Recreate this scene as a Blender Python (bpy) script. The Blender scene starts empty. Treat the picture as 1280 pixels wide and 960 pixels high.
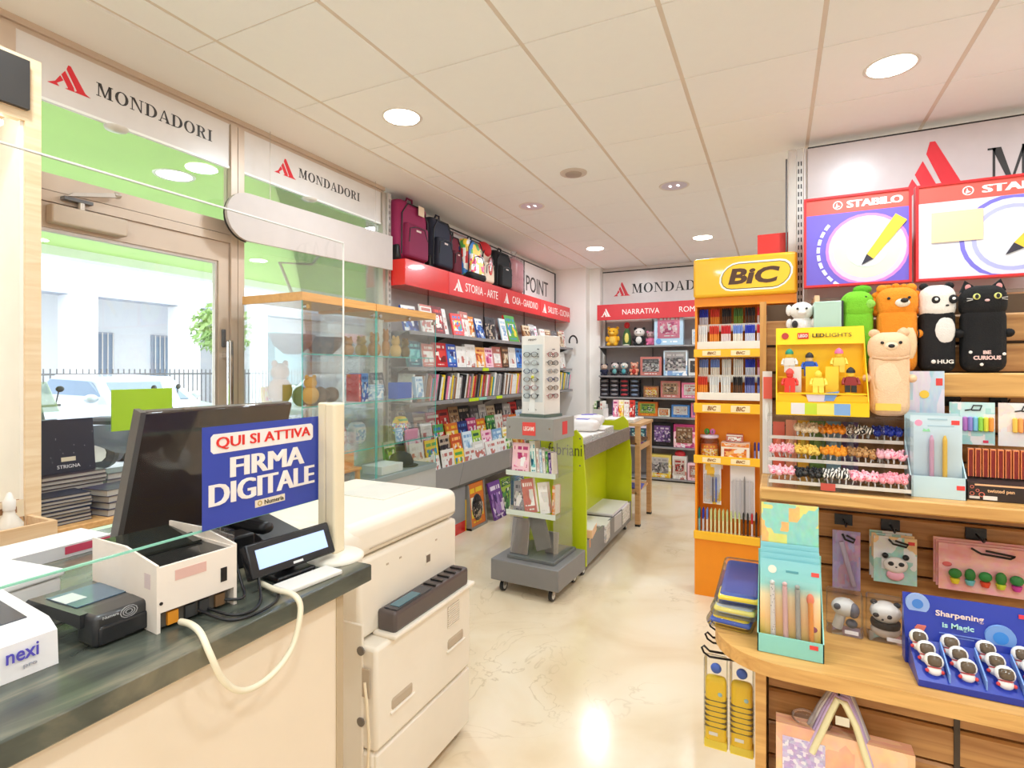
import bpy, bmesh, math, random
from mathutils import Matrix, Vector
random.seed(7)
SC = bpy.context.scene
COL = SC.collection
R = math.radians
# ---------------------------------------------------------------- camera
cd = bpy.data.cameras.new('camera'); cam = bpy.data.objects.new('camera', cd); COL.objects.link(cam)
cam.location = (0, 0, 1.45); cam.rotation_euler = (R(90), 0, R(25.82))
cd.sensor_width = 36; cd.lens = 682 / 1280 * 36; cd.shift_y = -17 / 1280; cd.clip_start = .02
SC.camera = cam
# ---------------------------------------------------------------- world and exposure
W = bpy.data.worlds.new('sky'); SC.world = W; W.use_nodes = True
wn = W.node_tree.nodes; wn['Background'].inputs[0].default_value = (.90, .95, 1.0, 1); wn['Background'].inputs[1].default_value = 4.0
SC.view_settings.view_transform = 'Standard'; SC.view_settings.look = 'None'
SC.view_settings.exposure = 0.0; SC.view_settings.gamma = 1; SC.view_settings.use_curve_mapping = False
SC.cycles.transparent_max_bounces = 40; SC.cycles.max_bounces = 14; SC.cycles.diffuse_bounces = 8; SC.cycles.sample_clamp_indirect = 6
SC.cycles.use_denoising = True
LAMP_W = 16.5          # power of each recessed downlight

# ---------------------------------------------------------------- materials
MC = {}
def mk(name, col, rough=.5, metal=0, noise=.05, ns=14, bump=0, bs=60, em=0, coat=0, spec=.5, emc=None):
    if name in MC: return MC[name]
    m = bpy.data.materials.new(name); m.use_nodes = True; MC[name] = m
    nt = m.node_tree; N = nt.nodes; L = nt.links; b = N['Principled BSDF']
    b.inputs['Roughness'].default_value = rough; b.inputs['Metallic'].default_value = metal
    b.inputs['Specular IOR Level'].default_value = spec
    if coat: b.inputs['Coat Weight'].default_value = coat; b.inputs['Coat Roughness'].default_value = .05
    tc = N.new('ShaderNodeTexCoord'); nz = N.new('ShaderNodeTexNoise'); nz.inputs['Scale'].default_value = ns; nz.inputs['Detail'].default_value = 3
    L.new(tc.outputs['Object'], nz.inputs['Vector'])
    mx = N.new('ShaderNodeMixRGB'); c = tuple(col) + (1,)
    mx.inputs[1].default_value = tuple(min(1, x * (1 + noise)) for x in col) + (1,)
    mx.inputs[2].default_value = tuple(x * (1 - noise) for x in col) + (1,)
    L.new(nz.outputs[0], mx.inputs[0]); L.new(mx.outputs[0], b.inputs['Base Color'])
    if bump:
        n2 = N.new('ShaderNodeTexNoise'); n2.inputs['Scale'].default_value = bs; L.new(tc.outputs['Object'], n2.inputs['Vector'])
        bp = N.new('ShaderNodeBump'); bp.inputs['Strength'].default_value = bump; bp.inputs['Distance'].default_value = .01
        L.new(n2.outputs[0], bp.inputs['Height']); L.new(bp.outputs[0], b.inputs['Normal'])
    if em:
        b.inputs['Emission Color'].default_value = tuple(emc or col) + (1,); b.inputs['Emission Strength'].default_value = em
    return m
def S(v): return ((v / 255 + .055) / 1.055) ** 2.4 if v > 10 else v / 255 / 12.92
def rgb(*c): return tuple(S(x) for x in c)
def K(r, g, b, rough=.5, **k):                 # plain colour given as 8-bit sRGB
    return mk('c_%d_%d_%d_%d' % (r, g, b, rough * 100) + ('_' + '_'.join('%s%s' % i for i in k.items()) if k else ''), rgb(r, g, b), rough, **k)
def wood(name, c1, c2, rough=.45, sc=(1.2, 14, 14), axis=0, strength=1.0):
    if name in MC: return MC[name]
    m = bpy.data.materials.new(name); m.use_nodes = True; MC[name] = m
    nt = m.node_tree; N = nt.nodes; L = nt.links; b = N['Principled BSDF']; b.inputs['Roughness'].default_value = rough
    tc = N.new('ShaderNodeTexCoord'); mp = N.new('ShaderNodeMapping'); mp.inputs['Scale'].default_value = sc
    L.new(tc.outputs['Object'], mp.inputs[0])
    n = N.new('ShaderNodeTexNoise'); n.inputs['Scale'].default_value = 3; n.inputs['Detail'].default_value = 6; n.inputs['Distortion'].default_value = 1.2
    L.new(mp.outputs[0], n.inputs['Vector'])
    r = N.new('ShaderNodeValToRGB'); r.color_ramp.elements[0].position = .32; r.color_ramp.elements[1].position = .68
    r.color_ramp.elements[0].color = rgb(*c1) + (1,); r.color_ramp.elements[1].color = rgb(*c2) + (1,)
    L.new(n.outputs[0], r.inputs[0]); L.new(r.outputs[0], b.inputs['Base Color'])
    bp = N.new('ShaderNodeBump'); bp.inputs['Strength'].default_value = .12; bp.inputs['Distance'].default_value = .002
    L.new(n.outputs[0], bp.inputs['Height']); L.new(bp.outputs[0], b.inputs['Normal'])
    return m
def glass(name, tint=(1, 1, 1), refl=1.0, rough=0.0, haze=0.0):
    if name in MC: return MC[name]
    m = bpy.data.materials.new(name); m.use_nodes = True; MC[name] = m
    nt = m.node_tree; N = nt.nodes; L = nt.links; N.clear()
    o = N.new('ShaderNodeOutputMaterial'); t = N.new('ShaderNodeBsdfTransparent'); t.inputs[0].default_value = tint + (1,)
    g = N.new('ShaderNodeBsdfGlossy'); g.inputs['Roughness'].default_value = rough
    f = N.new('ShaderNodeFresnel'); f.inputs[0].default_value = 1.45
    mu = N.new('ShaderNodeMath'); mu.operation = 'MULTIPLY'; mu.inputs[1].default_value = refl; L.new(f.outputs[0], mu.inputs[0])
    mx = N.new('ShaderNodeMixShader'); L.new(mu.outputs[0], mx.inputs[0])
    if haze:
        df = N.new('ShaderNodeBsdfDiffuse'); df.inputs[0].default_value = (.9, .92, .95, 1)
        nz = N.new('ShaderNodeTexNoise'); nz.inputs['Scale'].default_value = 6
        m2 = N.new('ShaderNodeMath'); m2.operation = 'MULTIPLY'; m2.inputs[1].default_value = haze * 2; L.new(nz.outputs[0], m2.inputs[0])
        mh = N.new('ShaderNodeMixShader'); L.new(m2.outputs[0], mh.inputs[0]); L.new(t.outputs[0], mh.inputs[1]); L.new(df.outputs[0], mh.inputs[2])
        L.new(mh.outputs[0], mx.inputs[1])
    else: L.new(t.outputs[0], mx.inputs[1])
    L.new(g.outputs[0], mx.inputs[2]); L.new(mx.outputs[0], o.inputs[0])
    return m
def cover(name, cols, sc=4.0, band=None, rough=.35, metric='CHEBYCHEV', stretch=(1, 1, 1), lines=True):
    """printed cover: blocky colour fields that differ from object to object"""
    if name in MC: return MC[name]
    m = bpy.data.materials.new(name); m.use_nodes = True; MC[name] = m
    nt = m.node_tree; N = nt.nodes; L = nt.links; b = N['Principled BSDF']; b.inputs['Roughness'].default_value = rough
    tc = N.new('ShaderNodeTexCoord'); oi = N.new('ShaderNodeObjectInfo'); RN = oi.outputs['Random']
    def mt(op, a, b_=None, c=None):
        n = N.new('ShaderNodeMath'); n.operation = op
        for k, q in enumerate((a, b_, c)):
            if q is None: continue
            if isinstance(q, (int, float)): n.inputs[k].default_value = q
            else: L.new(q, n.inputs[k])
        return n.outputs[0]
    def ramp(f):
        r = N.new('ShaderNodeValToRGB'); r.color_ramp.interpolation = 'CONSTANT'
        while len(r.color_ramp.elements) < len(cols): r.color_ramp.elements.new(.5)
        for i, (e, c) in enumerate(zip(r.color_ramp.elements, cols)): e.position = i / len(cols); e.color = rgb(*c) + (1,)
        L.new(f, r.inputs[0]); return r.outputs[0]
    def mixc(f, a, b_, blend='MIX'):
        n = N.new('ShaderNodeMixRGB'); n.blend_type = blend
        if isinstance(f, (int, float)): n.inputs[0].default_value = f
        else: L.new(f, n.inputs[0])
        for k, q in ((1, a), (2, b_)):
            if isinstance(q, tuple): n.inputs[k].default_value = rgb(*q) + (1,)
            else: L.new(q, n.inputs[k])
        return n.outputs[0]
    mp = N.new('ShaderNodeMapping'); mp.inputs['Scale'].default_value = stretch
    L.new(tc.outputs['Generated'], mp.inputs[0]); L.new(mt('MULTIPLY', RN, 57.0), mp.inputs['Location'])
    v = N.new('ShaderNodeTexVoronoi'); v.distance = metric; v.inputs['Scale'].default_value = sc * 1.6; L.new(mp.outputs[0], v.inputs['Vector'])
    s1 = N.new('ShaderNodeSeparateColor'); L.new(v.outputs['Color'], s1.inputs[0])
    nz = N.new('ShaderNodeTexNoise'); nz.inputs['Scale'].default_value = 9; L.new(mp.outputs[0], nz.inputs['Vector'])
    pic = mixc(.35, ramp(s1.outputs[0]), nz.outputs['Color'], 'OVERLAY')
    out = pic
    if lines:
        s2 = N.new('ShaderNodeSeparateXYZ'); L.new(tc.outputs['Generated'], s2.inputs[0]); gx, gz = s2.outputs[0], s2.outputs[2]
        near = lambda a, c, h: mt('LESS_THAN', mt('ABSOLUTE', mt('SUBTRACT', a, c)), h)
        def bars(n, thr, off):
            w = N.new('ShaderNodeTexWhiteNoise'); w.noise_dimensions = '1D'; L.new(mt('ADD', mt('FLOOR', mt('MULTIPLY', gx, n)), mt('MULTIPLY', RN, off)), w.inputs['W']); return mt('GREATER_THAN', w.outputs[0], thr)
        ground = mixc(.12, ramp(mt('FRACT', mt('MULTIPLY', RN, 7.31))), nz.outputs['Color'], 'OVERLAY'); ink = ramp(mt('FRACT', mt('MULTIPLY_ADD', RN, 7.31, .5)))
        full = mt('GREATER_THAN', mt('FRACT', mt('MULTIPLY', RN, 23.7)), .55)
        box = mt('MULTIPLY', near(gx, .5, .39), near(gz, .44, .24)); bleed = mt('MULTIPLY', full, near(gz, .33, .36))
        out = mixc(mt('MAXIMUM', box, bleed), ground, pic)
        out = mixc(mt('MULTIPLY', mt('MULTIPLY', near(gz, .83, .055), near(gx, .5, .40)), bars(13, .30, 917.0)), out, ink)
        out = mixc(mt('MULTIPLY', mt('MULTIPLY', near(gz, .10, .022), near(gx, .5, .30)), bars(23, .35, 431.0)), out, ink)
        if band: out = mixc(mt('GREATER_THAN', gz, .93), out, band)
    L.new(out, b.inputs['Base Color'])
    return m
def speckle(name, c1, c2, sc=90, thr=.5, rough=.5, metric='EUCLIDEAN', wave=False):
    if name in MC: return MC[name]
    m = bpy.data.materials.new(name); m.use_nodes = True; MC[name] = m
    nt = m.node_tree; N = nt.nodes; L = nt.links; b = N['Principled BSDF']; b.inputs['Roughness'].default_value = rough
    tc = N.new('ShaderNodeTexCoord')
    if wave:
        v = N.new('ShaderNodeTexWave'); v.inputs['Scale'].default_value = sc; v.inputs['Distortion'].default_value = 3; o = v.outputs[1]
    else:
        v = N.new('ShaderNodeTexVoronoi'); v.inputs['Scale'].default_value = sc; o = v.outputs[0]
    L.new(tc.outputs['Object'], v.inputs['Vector'])
    r = N.new('ShaderNodeValToRGB'); r.color_ramp.interpolation = 'CONSTANT'; r.color_ramp.elements[1].position = thr
    r.color_ramp.elements[0].color = rgb(*c1) + (1,); r.color_ramp.elements[1].color = rgb(*c2) + (1,)
    L.new(o, r.inputs[0]); L.new(r.outputs[0], b.inputs['Base Color'])
    return m

# ---------------------------------------------------------------- mesh builder
class MB:
    def __init__(s, mat=None):
        s.v = []; s.f = []; s.mi = []; s.sm = []; s.mats = []; s.T = None; s.cur = 0
        if mat: s.use(mat)
    def use(s, m):
        if m not in s.mats: s.mats.append(m)
        s.cur = s.mats.index(m); return s
    def at(s, loc=(0, 0, 0), rx=0, ry=0, rz=0, sc=1):
        s.T = Matrix.Translation(loc) @ Matrix.Rotation(rz, 4, 'Z') @ Matrix.Rotation(ry, 4, 'Y') @ Matrix.Rotation(rx, 4, 'X') @ Matrix.Scale(sc, 4); return s
    def add(s, vs, fs, smooth=False):
        o = len(s.v)
        s.v += [tuple(s.T @ Vector(p)) for p in vs] if s.T else [tuple(p) for p in vs]
        for f in fs:
            s.f.append([i + o for i in f]); s.mi.append(s.cur); s.sm.append(smooth)
        return s
    def box(s, x0, x1, y0, y1, z0, z1):
        return s.add([(x0, y0, z0), (x1, y0, z0), (x1, y1, z0), (x0, y1, z0), (x0, y0, z1), (x1, y0, z1), (x1, y1, z1), (x0, y1, z1)],
                     [(3, 2, 1, 0), (4, 5, 6, 7), (0, 1, 5, 4), (1, 2, 6, 5), (2, 3, 7, 6), (3, 0, 4, 7)])
    def rb(s, x0, x1, y0, y1, z0, z1, r=.01, seg=2):
        bm = bmesh.new(); bmesh.ops.create_cube(bm, size=1)
        for v in bm.verts: v.co = Vector(((x0 + x1) / 2 + v.co.x * (x1 - x0), (y0 + y1) / 2 + v.co.y * (y1 - y0), (z0 + z1) / 2 + v.co.z * (z1 - z0)))
        r = min(r, (x1 - x0) * .49, (y1 - y0) * .49, (z1 - z0) * .49)
        bmesh.ops.bevel(bm, geom=bm.edges[:], offset=r, segments=seg, profile=.5, affect='EDGES')
        bm.verts.index_update(); vs = [tuple(v.co) for v in bm.verts]
        big = sorted((f.calc_area() for f in bm.faces), reverse=True)[5] * .99
        o = len(s.f); s.add(vs, [[v.index for v in f.verts] for f in bm.faces], True)
        for i, f in enumerate(bm.faces):
            if f.calc_area() >= big: s.sm[o + i] = False
        bm.free(); return s
    def prism(s, poly, y0, y1):                 # polygon in x,z pushed along y
        n = len(poly); a = sum(poly[i][0] * poly[(i + 1) % n][1] - poly[(i + 1) % n][0] * poly[i][1] for i in range(n))
        if a < 0: poly = poly[::-1]
        vs = [(x, y0, z) for x, z in poly] + [(x, y1, z) for x, z in poly]
        return s.add(vs, [list(range(n)), list(range(2 * n - 1, n - 1, -1))] + [(i + n, (i + 1) % n + n, (i + 1) % n, i) for i in range(n)])
    def prismx(s, poly, x0, x1):                # polygon in y,z pushed along x
        n = len(poly); a = sum(poly[i][0] * poly[(i + 1) % n][1] - poly[(i + 1) % n][0] * poly[i][1] for i in range(n))
        if a < 0: poly = poly[::-1]
        vs = [(x1, y, z) for y, z in poly] + [(x0, y, z) for y, z in poly]
        return s.add(vs, [list(range(n)), list(range(2 * n - 1, n - 1, -1))] + [(i + n, (i + 1) % n + n, (i + 1) % n, i) for i in range(n)])
    def prismz(s, poly, z0, z1):
        n = len(poly); a = sum(poly[i][0] * poly[(i + 1) % n][1] - poly[(i + 1) % n][0] * poly[i][1] for i in range(n))
        if a < 0: poly = poly[::-1]
        vs = [(x, y, z1) for x, y in poly] + [(x, y, z0) for x, y in poly]
        return s.add(vs, [list(range(n)), list(range(2 * n - 1, n - 1, -1))] + [(i + n, (i + 1) % n + n, (i + 1) % n, i) for i in range(n)])
    def cyl(s, p0, p1, r0, r1=None, n=12, caps=True, smooth=True):
        r1 = r0 if r1 is None else r1; p0 = Vector(p0); p1 = Vector(p1); d = (p1 - p0).normalized()
        a = d.orthogonal().normalized(); b = d.cross(a)
        ring = lambda p, r: [tuple(p + (a * math.cos(t) + b * math.sin(t)) * r) for t in (2 * math.pi * i / n for i in range(n))]
        s.add(ring(p0, r0) + ring(p1, r1), [(i, (i + 1) % n, (i + 1) % n + n, i + n) for i in range(n)], smooth)
        if caps: s.add(ring(p0, r0), [list(range(n - 1, -1, -1))]); s.add(ring(p1, r1), [list(range(n))])
        return s
    def tube(s, pts, r, n=6):
        pts = [Vector(p) for p in pts]; vs = []; a = None
        for i, p in enumerate(pts):
            d = (pts[min(i + 1, len(pts) - 1)] - pts[max(i - 1, 0)]).normalized()
            a = d.orthogonal().normalized() if a is None else (a - d * a.dot(d)).normalized(); b = d.cross(a)
            vs += [tuple(p + (a * math.cos(t) + b * math.sin(t)) * r) for t in (2 * math.pi * k / n for k in range(n))]
        m = len(pts); fs = [(i * n + k, i * n + (k + 1) % n, (i + 1) * n + (k + 1) % n, (i + 1) * n + k) for i in range(m - 1) for k in range(n)]
        s.add(vs, fs, True); s.add(vs[:n], [list(range(n - 1, -1, -1))]); s.add(vs[-n:], [list(range(n))]); return s
    def lathe(s, prof, c=(0, 0, 0), n=16, sx=1, sy=1):      # profile (radius, z)
        vs = [(c[0] + r * sx * math.cos(2 * math.pi * k / n), c[1] + r * sy * math.sin(2 * math.pi * k / n), c[2] + z) for r, z in prof for k in range(n)]
        m = len(prof); fs = [(i * n + k, i * n + (k + 1) % n, (i + 1) * n + (k + 1) % n, (i + 1) * n + k) for i in range(m - 1) for k in range(n)]
        s.add(vs, fs, True)
        if prof[0][0] > 1e-4: s.add(vs[:n], [list(range(n - 1, -1, -1))])
        if prof[-1][0] > 1e-4: s.add(vs[-n:], [list(range(n))])
        return s
    def ell(s, c, r, nu=12, nv=8, pw=1.0):
        q = lambda t: math.copysign(abs(t) ** pw, t); vs = []
        for j in range(nv + 1):
            ph = -math.pi / 2 + math.pi * j / nv
            for i in range(nu):
                th = 2 * math.pi * i / nu
                vs.append((c[0] + r[0] * q(math.cos(ph)) * q(math.cos(th)), c[1] + r[1] * q(math.cos(ph)) * q(math.sin(th)), c[2] + r[2] * q(math.sin(ph))))
        return s.add(vs, [(j * nu + i, j * nu + (i + 1) % nu, (j + 1) * nu + (i + 1) % nu, (j + 1) * nu + i) for j in range(nv) for i in range(nu)], True)
    def mesh(s, name):
        me = bpy.data.meshes.new(name); me.from_pydata(s.v, [], s.f)
        for m in s.mats: me.materials.append(m)
        me.polygons.foreach_set('material_index', s.mi); me.polygons.foreach_set('use_smooth', s.sm)
        me.validate(); me.update(); return me
def tag(o, label=None, cat=None, group=None, kind=None):
    if label: o['label'] = label
    if cat: o['category'] = cat
    if group: o['group'] = group
    if kind: o['kind'] = kind
    return o
def link(name, data, parent=None, loc=(0, 0, 0), rot=(0, 0, 0), sc=None):
    o = bpy.data.objects.new(name, data); COL.objects.link(o); o.location = loc; o.rotation_euler = rot
    if sc: o.scale = sc
    if parent: o.parent = parent
    return o
def E(name, label, cat, loc=(0, 0, 0), rz=0, group=None, rx=0, ry=0, sc=None):
    return tag(link(name, None, None, loc, (rx, ry, rz), sc), label, cat, group)
def part(name, mb, parent, loc=(0, 0, 0), rot=(0, 0, 0), label=None):
    o = link(name, mb if isinstance(mb, bpy.types.Mesh) else mb.mesh(name), parent, loc, rot)
    if label: o['label'] = label
    return o
def thing(name, label, cat, mb, loc=(0, 0, 0), rz=0, group=None, rx=0, ry=0, sc=None):
    return tag(link(name, mb if isinstance(mb, bpy.types.Mesh) else mb.mesh(name), None, loc, (rx, ry, rz), sc), label, cat, group)
def struct(name, mb, parent=None, label=None, loc=(0, 0, 0)):
    o = link(name, mb if isinstance(mb, bpy.types.Mesh) else mb.mesh(name), parent, loc)
    if not parent: o['kind'] = 'structure'
    if label: o['label'] = label
    return o
def dup(o, loc=None, rz=None, label=None, group=None, parent=None):
    c = o.copy(); COL.objects.link(c); c.parent = parent
    if loc is not None: c.location = loc
    if rz is not None: c.rotation_euler.z = rz
    if label: c['label'] = label
    if group: c['group'] = group
    for ch in o.children:
        k = dup(ch, parent=c)
    return c
# ---------------------------------------------------------------- lettering
TXC = {}
def tx(s, parent, x0, x1, z0, z1, y, mat, d=.0012, bold=0, fat=0, name='lettering', shear=0, slope=0, label=None, keep=False):
    """lettering fitted to a rectangle in the local x,z plane, facing -y"""
    key = (s, bold)
    if key not in TXC:
        c = bpy.data.curves.new('t', 'FONT'); c.body = s; c.size = 1; c.offset = bold; c.resolution_u = 3; c.extrude = .5
        t = bpy.data.objects.new('t', c); me = bpy.data.meshes.new_from_object(t)
        TXC[key] = ([tuple(v.co) for v in me.vertices], [tuple(p.vertices) for p in me.polygons])
        bpy.data.objects.remove(t); bpy.data.curves.remove(c); bpy.data.meshes.remove(me)
    vs, fs = TXC[key]
    ax = min(v[0] for v in vs); bx = max(v[0] for v in vs); az = min(v[1] for v in vs); bz = max(v[1] for v in vs)
    kx = (x1 - x0) / (bx - ax); kz = (z1 - z0) / (bz - az)
    if keep: kx = kz = min(kx, kz)
    b = MB(mat)
    for kf, df in enumerate((0,) if not fat else (-fat * kx, 0, fat * kx)): b.add([(df + x0 + (v[0] - ax) * kx + (v[1] - az) * kz * shear, y - kf * .0004 - (.5 + v[2]) * d, z0 + (v[1] - az) * kz + (v[0] - ax) * kx * slope) for v in vs], fs)
    return part(name, b, parent, label=label)
def ring_arc(b, cx, cz, ro, ri, y0, y1, a0, a1, n=14, dxi=0):
    """crescent band between outer (rx,rz) and inner radii"""
    for k in range(n):
        t0 = a0 + (a1 - a0) * k / n; t1 = a0 + (a1 - a0) * (k + 1) / n
        b.prism([(cx + ro[0] * math.cos(t0), cz + ro[1] * math.sin(t0)), (cx + ro[0] * math.cos(t1), cz + ro[1] * math.sin(t1)),
                 (cx + dxi + ri[0] * math.cos(t1), cz + ri[1] * math.sin(t1)), (cx + dxi + ri[0] * math.cos(t0), cz + ri[1] * math.sin(t0))], y0, y1)
def serif(word, parent, x0, x1, z0, z1, y, mat, d=.0015, slope=0):
    """high-contrast roman capitals"""
    W_ = {'M': 1.12, 'O': .98, 'N': .98, 'D': .95, 'A': .92, 'R': .92, 'I': .45}
    b = MB(mat); h = z1 - z0; tot = sum(W_[c] for c in word) + .10 * (len(word) - 1); kx = (x1 - x0) / tot; cur = x0
    def pg(p): b.prism([(cur + a * kx, z0 + q * h + slope * (cur + a * kx - x0)) for a, q in p], y - d, y)
    def bx(a0, a1, q0, q1): pg([(a0, q0), (a1, q0), (a1, q1), (a0, q1)])
    def arc(cx, cz, ro, ri, a0, a1):
        n = 14
        for k in range(n):
            t0 = a0 + (a1 - a0) * k / n; t1 = a0 + (a1 - a0) * (k + 1) / n
            pg([(cx + ro[0] * math.cos(t0), cz + ro[1] * math.sin(t0)), (cx + ro[0] * math.cos(t1), cz + ro[1] * math.sin(t1)),
                (cx + ri[0] * math.cos(t1), cz + ri[1] * math.sin(t1)), (cx + ri[0] * math.cos(t0), cz + ri[1] * math.sin(t0))])
    P2 = math.pi
    for c in word:
        if c == 'I': bx(.13, .32, 0, 1); bx(.02, .43, 0, .05); bx(.02, .43, .95, 1)
        elif c == 'O': arc(.49, .5, (.47, .52), (.27, .46), 0, 2 * P2)
        elif c == 'D':
            bx(.12, .31, 0, 1); bx(.0, .45, 0, .05); bx(.0, .45, .95, 1); arc(.42, .5, (.51, .5), (.30, .45), -P2 / 2, P2 / 2)
        elif c == 'N':
            bx(.12, .18, 0, 1); bx(.0, .30, 0, .05); bx(0, .2, .95, 1); pg([(.1, 1), (.32, 1), (.86, 0), (.76, 0)]); bx(.78, .84, 0, 1); bx(.66, .98, .95, 1)
        elif c == 'M':
            bx(.12, .18, 0, 1); bx(0, .30, 0, .05); bx(0, .2, .95, 1); pg([(.1, 1), (.32, 1), (.62, .02), (.52, .02)]); pg([(.52, .02), (.58, .02), (.90, 1), (.82, 1)])
            bx(.80, .99, 0, 1); bx(.70, 1.10, 0, .05); bx(.85, 1.10, .95, 1)
        elif c == 'A':
            pg([(.42, 1), (.5, 1), (.88, 0), (.66, 0)]); pg([(.42, 1), (.47, .95), (.15, 0), (.09, 0)]); bx(.22, .70, .28, .33); bx(0, .26, 0, .05); bx(.55, .95, 0, .05)
        elif c == 'R':
            bx(.12, .31, 0, 1); bx(0, .44, 0, .05); bx(0, .45, .95, 1); arc(.42, .74, (.36, .26), (.17, .21), -P2 / 2, P2 / 2); bx(.3, .45, .48, .53)
            pg([(.42, .5), (.58, .5), (.86, 0), (.64, 0)]); bx(.6, .94, 0, .04)
        cur += (W_[c] + .10) * kx
    return part('lettering', b, parent)
def amark(parent, x0, x1, z0, z1, y, mat, d=.0015, slope=0, name='emblem'):
    """triangular mark of slanting strokes"""
    b = MB(mat); w = x1 - x0; h = z1 - z0
    for p in ([(.46, 1), (.52, 1), (.90, .10), (1.04, 0), (.60, 0), (.68, .08), (.42, .82)],
              [(.38, .72), (.29, .52), (.46, .06), (.38, .0), (.62, 0), (.60, .16)],
              [(.26, .46), (.14, .16), (-.05, .0), (.24, 0), (.18, .10), (.34, .30)]):
        b.prism([(x0 + u * w, z0 + v * h + slope * u * w) for u, v in p], y - d, y)
    return part(name, b, parent)
# ---------------------------------------------------------------- shared materials
WHITE = mk('white_paint', rgb(235, 228, 220), .6); ALU = mk('brushed_aluminium', rgb(196, 186, 176), .35, .7)
TAUPE = mk('anodised_frame', rgb(206, 186, 168), .4, .2); CHROME = mk('chrome', rgb(215, 215, 218), .12, 1.0)
GREY = mk('grey_shelf_steel', rgb(150, 147, 148), .45, .1); DGREY = mk('dark_grey_steel', rgb(105, 104, 106), .45, .2)
BLACK = mk('black_plastic', rgb(28, 27, 29), .4); CREAM = mk('cream_plastic', rgb(238, 230, 214), .4)
RED = mk('red_acrylic', rgb(226, 42, 40), .22, coat=.5); SIGNW = mk('sign_white', rgb(226, 220, 217), .3)
INK = mk('ink_dark', rgb(60, 56, 56), .4); LOGO = mk('logo_red', rgb(220, 44, 56), .4); TXTW = mk('letter_white', rgb(245, 236, 230), .4)
PAPER = mk('paper_edge', rgb(236, 228, 212), .8, ns=80); BEECH = wood('beech', (226, 178, 118), (206, 152, 92), axis=0)
PALEW = wood('pale_wood', (240, 208, 168), (226, 186, 142)); OAK = wood('oak_slat', (196, 146, 88), (160, 108, 58), sc=(1.5, 22, 22))
OAKL = wood('oak_shelf', (226, 176, 104), (200, 146, 80), sc=(1.5, 20, 20))
GL = glass('clear_glass', (.97, .99, .985), .8); GLC = glass('cabinet_glass', (.985, .998, .996), .28, haze=.008); GLE = mk('glass_edge', rgb(70, 190, 178), .15, noise=.1)
ACR = glass('acrylic', (.99, .995, .995), .35, haze=.008); PLX = glass('plexiglass', (.995, .998, .998), .10); FILM = glass('plastic_film', (.99, .992, .995), .7, .10, haze=.012)
LIME = mk('lime_panel', rgb(200, 214, 20), .35); ORANGE = mk('orange_card', rgb(245, 150, 20), .45); YELLOW = mk('yellow_card', rgb(252, 200, 20), .4)
HOOKM = mk('hook_wire', rgb(40, 36, 34), .3, .6)
def rowlabels(objs, fmt, cols):
    """name each of a row by its colour and by its two neighbours"""
    for i, o in enumerate(objs):
        l = cols[i - 1] if i else None; r = cols[i + 1] if i + 1 < len(cols) else None
        nb = 'at row end beside a %s one' % (r or l) if not (l and r) else ('between two %s ones' % l if l == r else 'between %s and %s ones' % tuple(sorted((l, r))))
        o['label'] = fmt % (cols[i], nb)
# ================================================================ THE SETTING
def marble():
    m = bpy.data.materials.new('marble_floor'); m.use_nodes = True; N = m.node_tree.nodes; L = m.node_tree.links; b = N['Principled BSDF']
    b.inputs['Roughness'].default_value = .16; b.inputs['Specular IOR Level'].default_value = .45
    tc = N.new('ShaderNodeTexCoord'); n = N.new('ShaderNodeTexNoise'); n.inputs['Scale'].default_value = 1.6; n.inputs['Detail'].default_value = 8; n.inputs['Distortion'].default_value = .8
    L.new(tc.outputs['Object'], n.inputs['Vector'])
    r = N.new('ShaderNodeValToRGB'); e = r.color_ramp.elements; e[0].position = .3; e[0].color = rgb(222, 198, 162) + (1,); e[1].position = .7; e[1].color = rgb(240, 227, 204) + (1,)
    x = e.new(.5); x.color = rgb(234, 216, 186) + (1,)
    L.new(n.outputs[0], r.inputs[0])
    nw = N.new('ShaderNodeTexNoise'); nw.inputs['Scale'].default_value = 2.2; nw.inputs['Detail'].default_value = 5; nw.inputs['Distortion'].default_value = 1.5; L.new(tc.outputs['Object'], nw.inputs['Vector'])
    sb = N.new('ShaderNodeMath'); sb.operation = 'SUBTRACT'; sb.inputs[1].default_value = .5; L.new(nw.outputs[0], sb.inputs[0])
    ab = N.new('ShaderNodeMath'); ab.operation = 'ABSOLUTE'; L.new(sb.outputs[0], ab.inputs[0])
    rv = N.new('ShaderNodeValToRGB'); rv.color_ramp.elements[0].position = 0; rv.color_ramp.elements[0].color = (1, 1, 1, 1); rv.color_ramp.elements[1].position = .009; rv.color_ramp.elements[1].color = (0, 0, 0, 1)
    L.new(ab.outputs[0], rv.inputs[0])
    n3 = N.new('ShaderNodeTexNoise'); n3.inputs['Scale'].default_value = 1.1; L.new(tc.outputs['Object'], n3.inputs['Vector'])
    r3 = N.new('ShaderNodeValToRGB'); r3.color_ramp.elements[0].position = .48; r3.color_ramp.elements[1].position = .62; L.new(n3.outputs[0], r3.inputs[0])
    mm = N.new('ShaderNodeMath'); mm.operation = 'MULTIPLY'; L.new(rv.outputs[0], mm.inputs[0]); L.new(r3.outputs[0], mm.inputs[1])
    m2 = N.new('ShaderNodeMath'); m2.operation = 'MULTIPLY'; m2.inputs[1].default_value = .42; L.new(mm.outputs[0], m2.inputs[0])
    mx = N.new('ShaderNodeMixRGB'); mx.inputs[2].default_value = rgb(176, 150, 108) + (1,); L.new(m2.outputs[0], mx.inputs[0]); L.new(r.outputs[0], mx.inputs[1])
    L.new(mx.outputs[0], b.inputs['Base Color']); return m
struct('floor', MB(marble()).box(-2.95, 3.2, -2.5, 7.75, -.12, 0))
WALLM = mk('wall_plaster', rgb(246, 241, 236), .75, ns=3, noise=.02)
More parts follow.
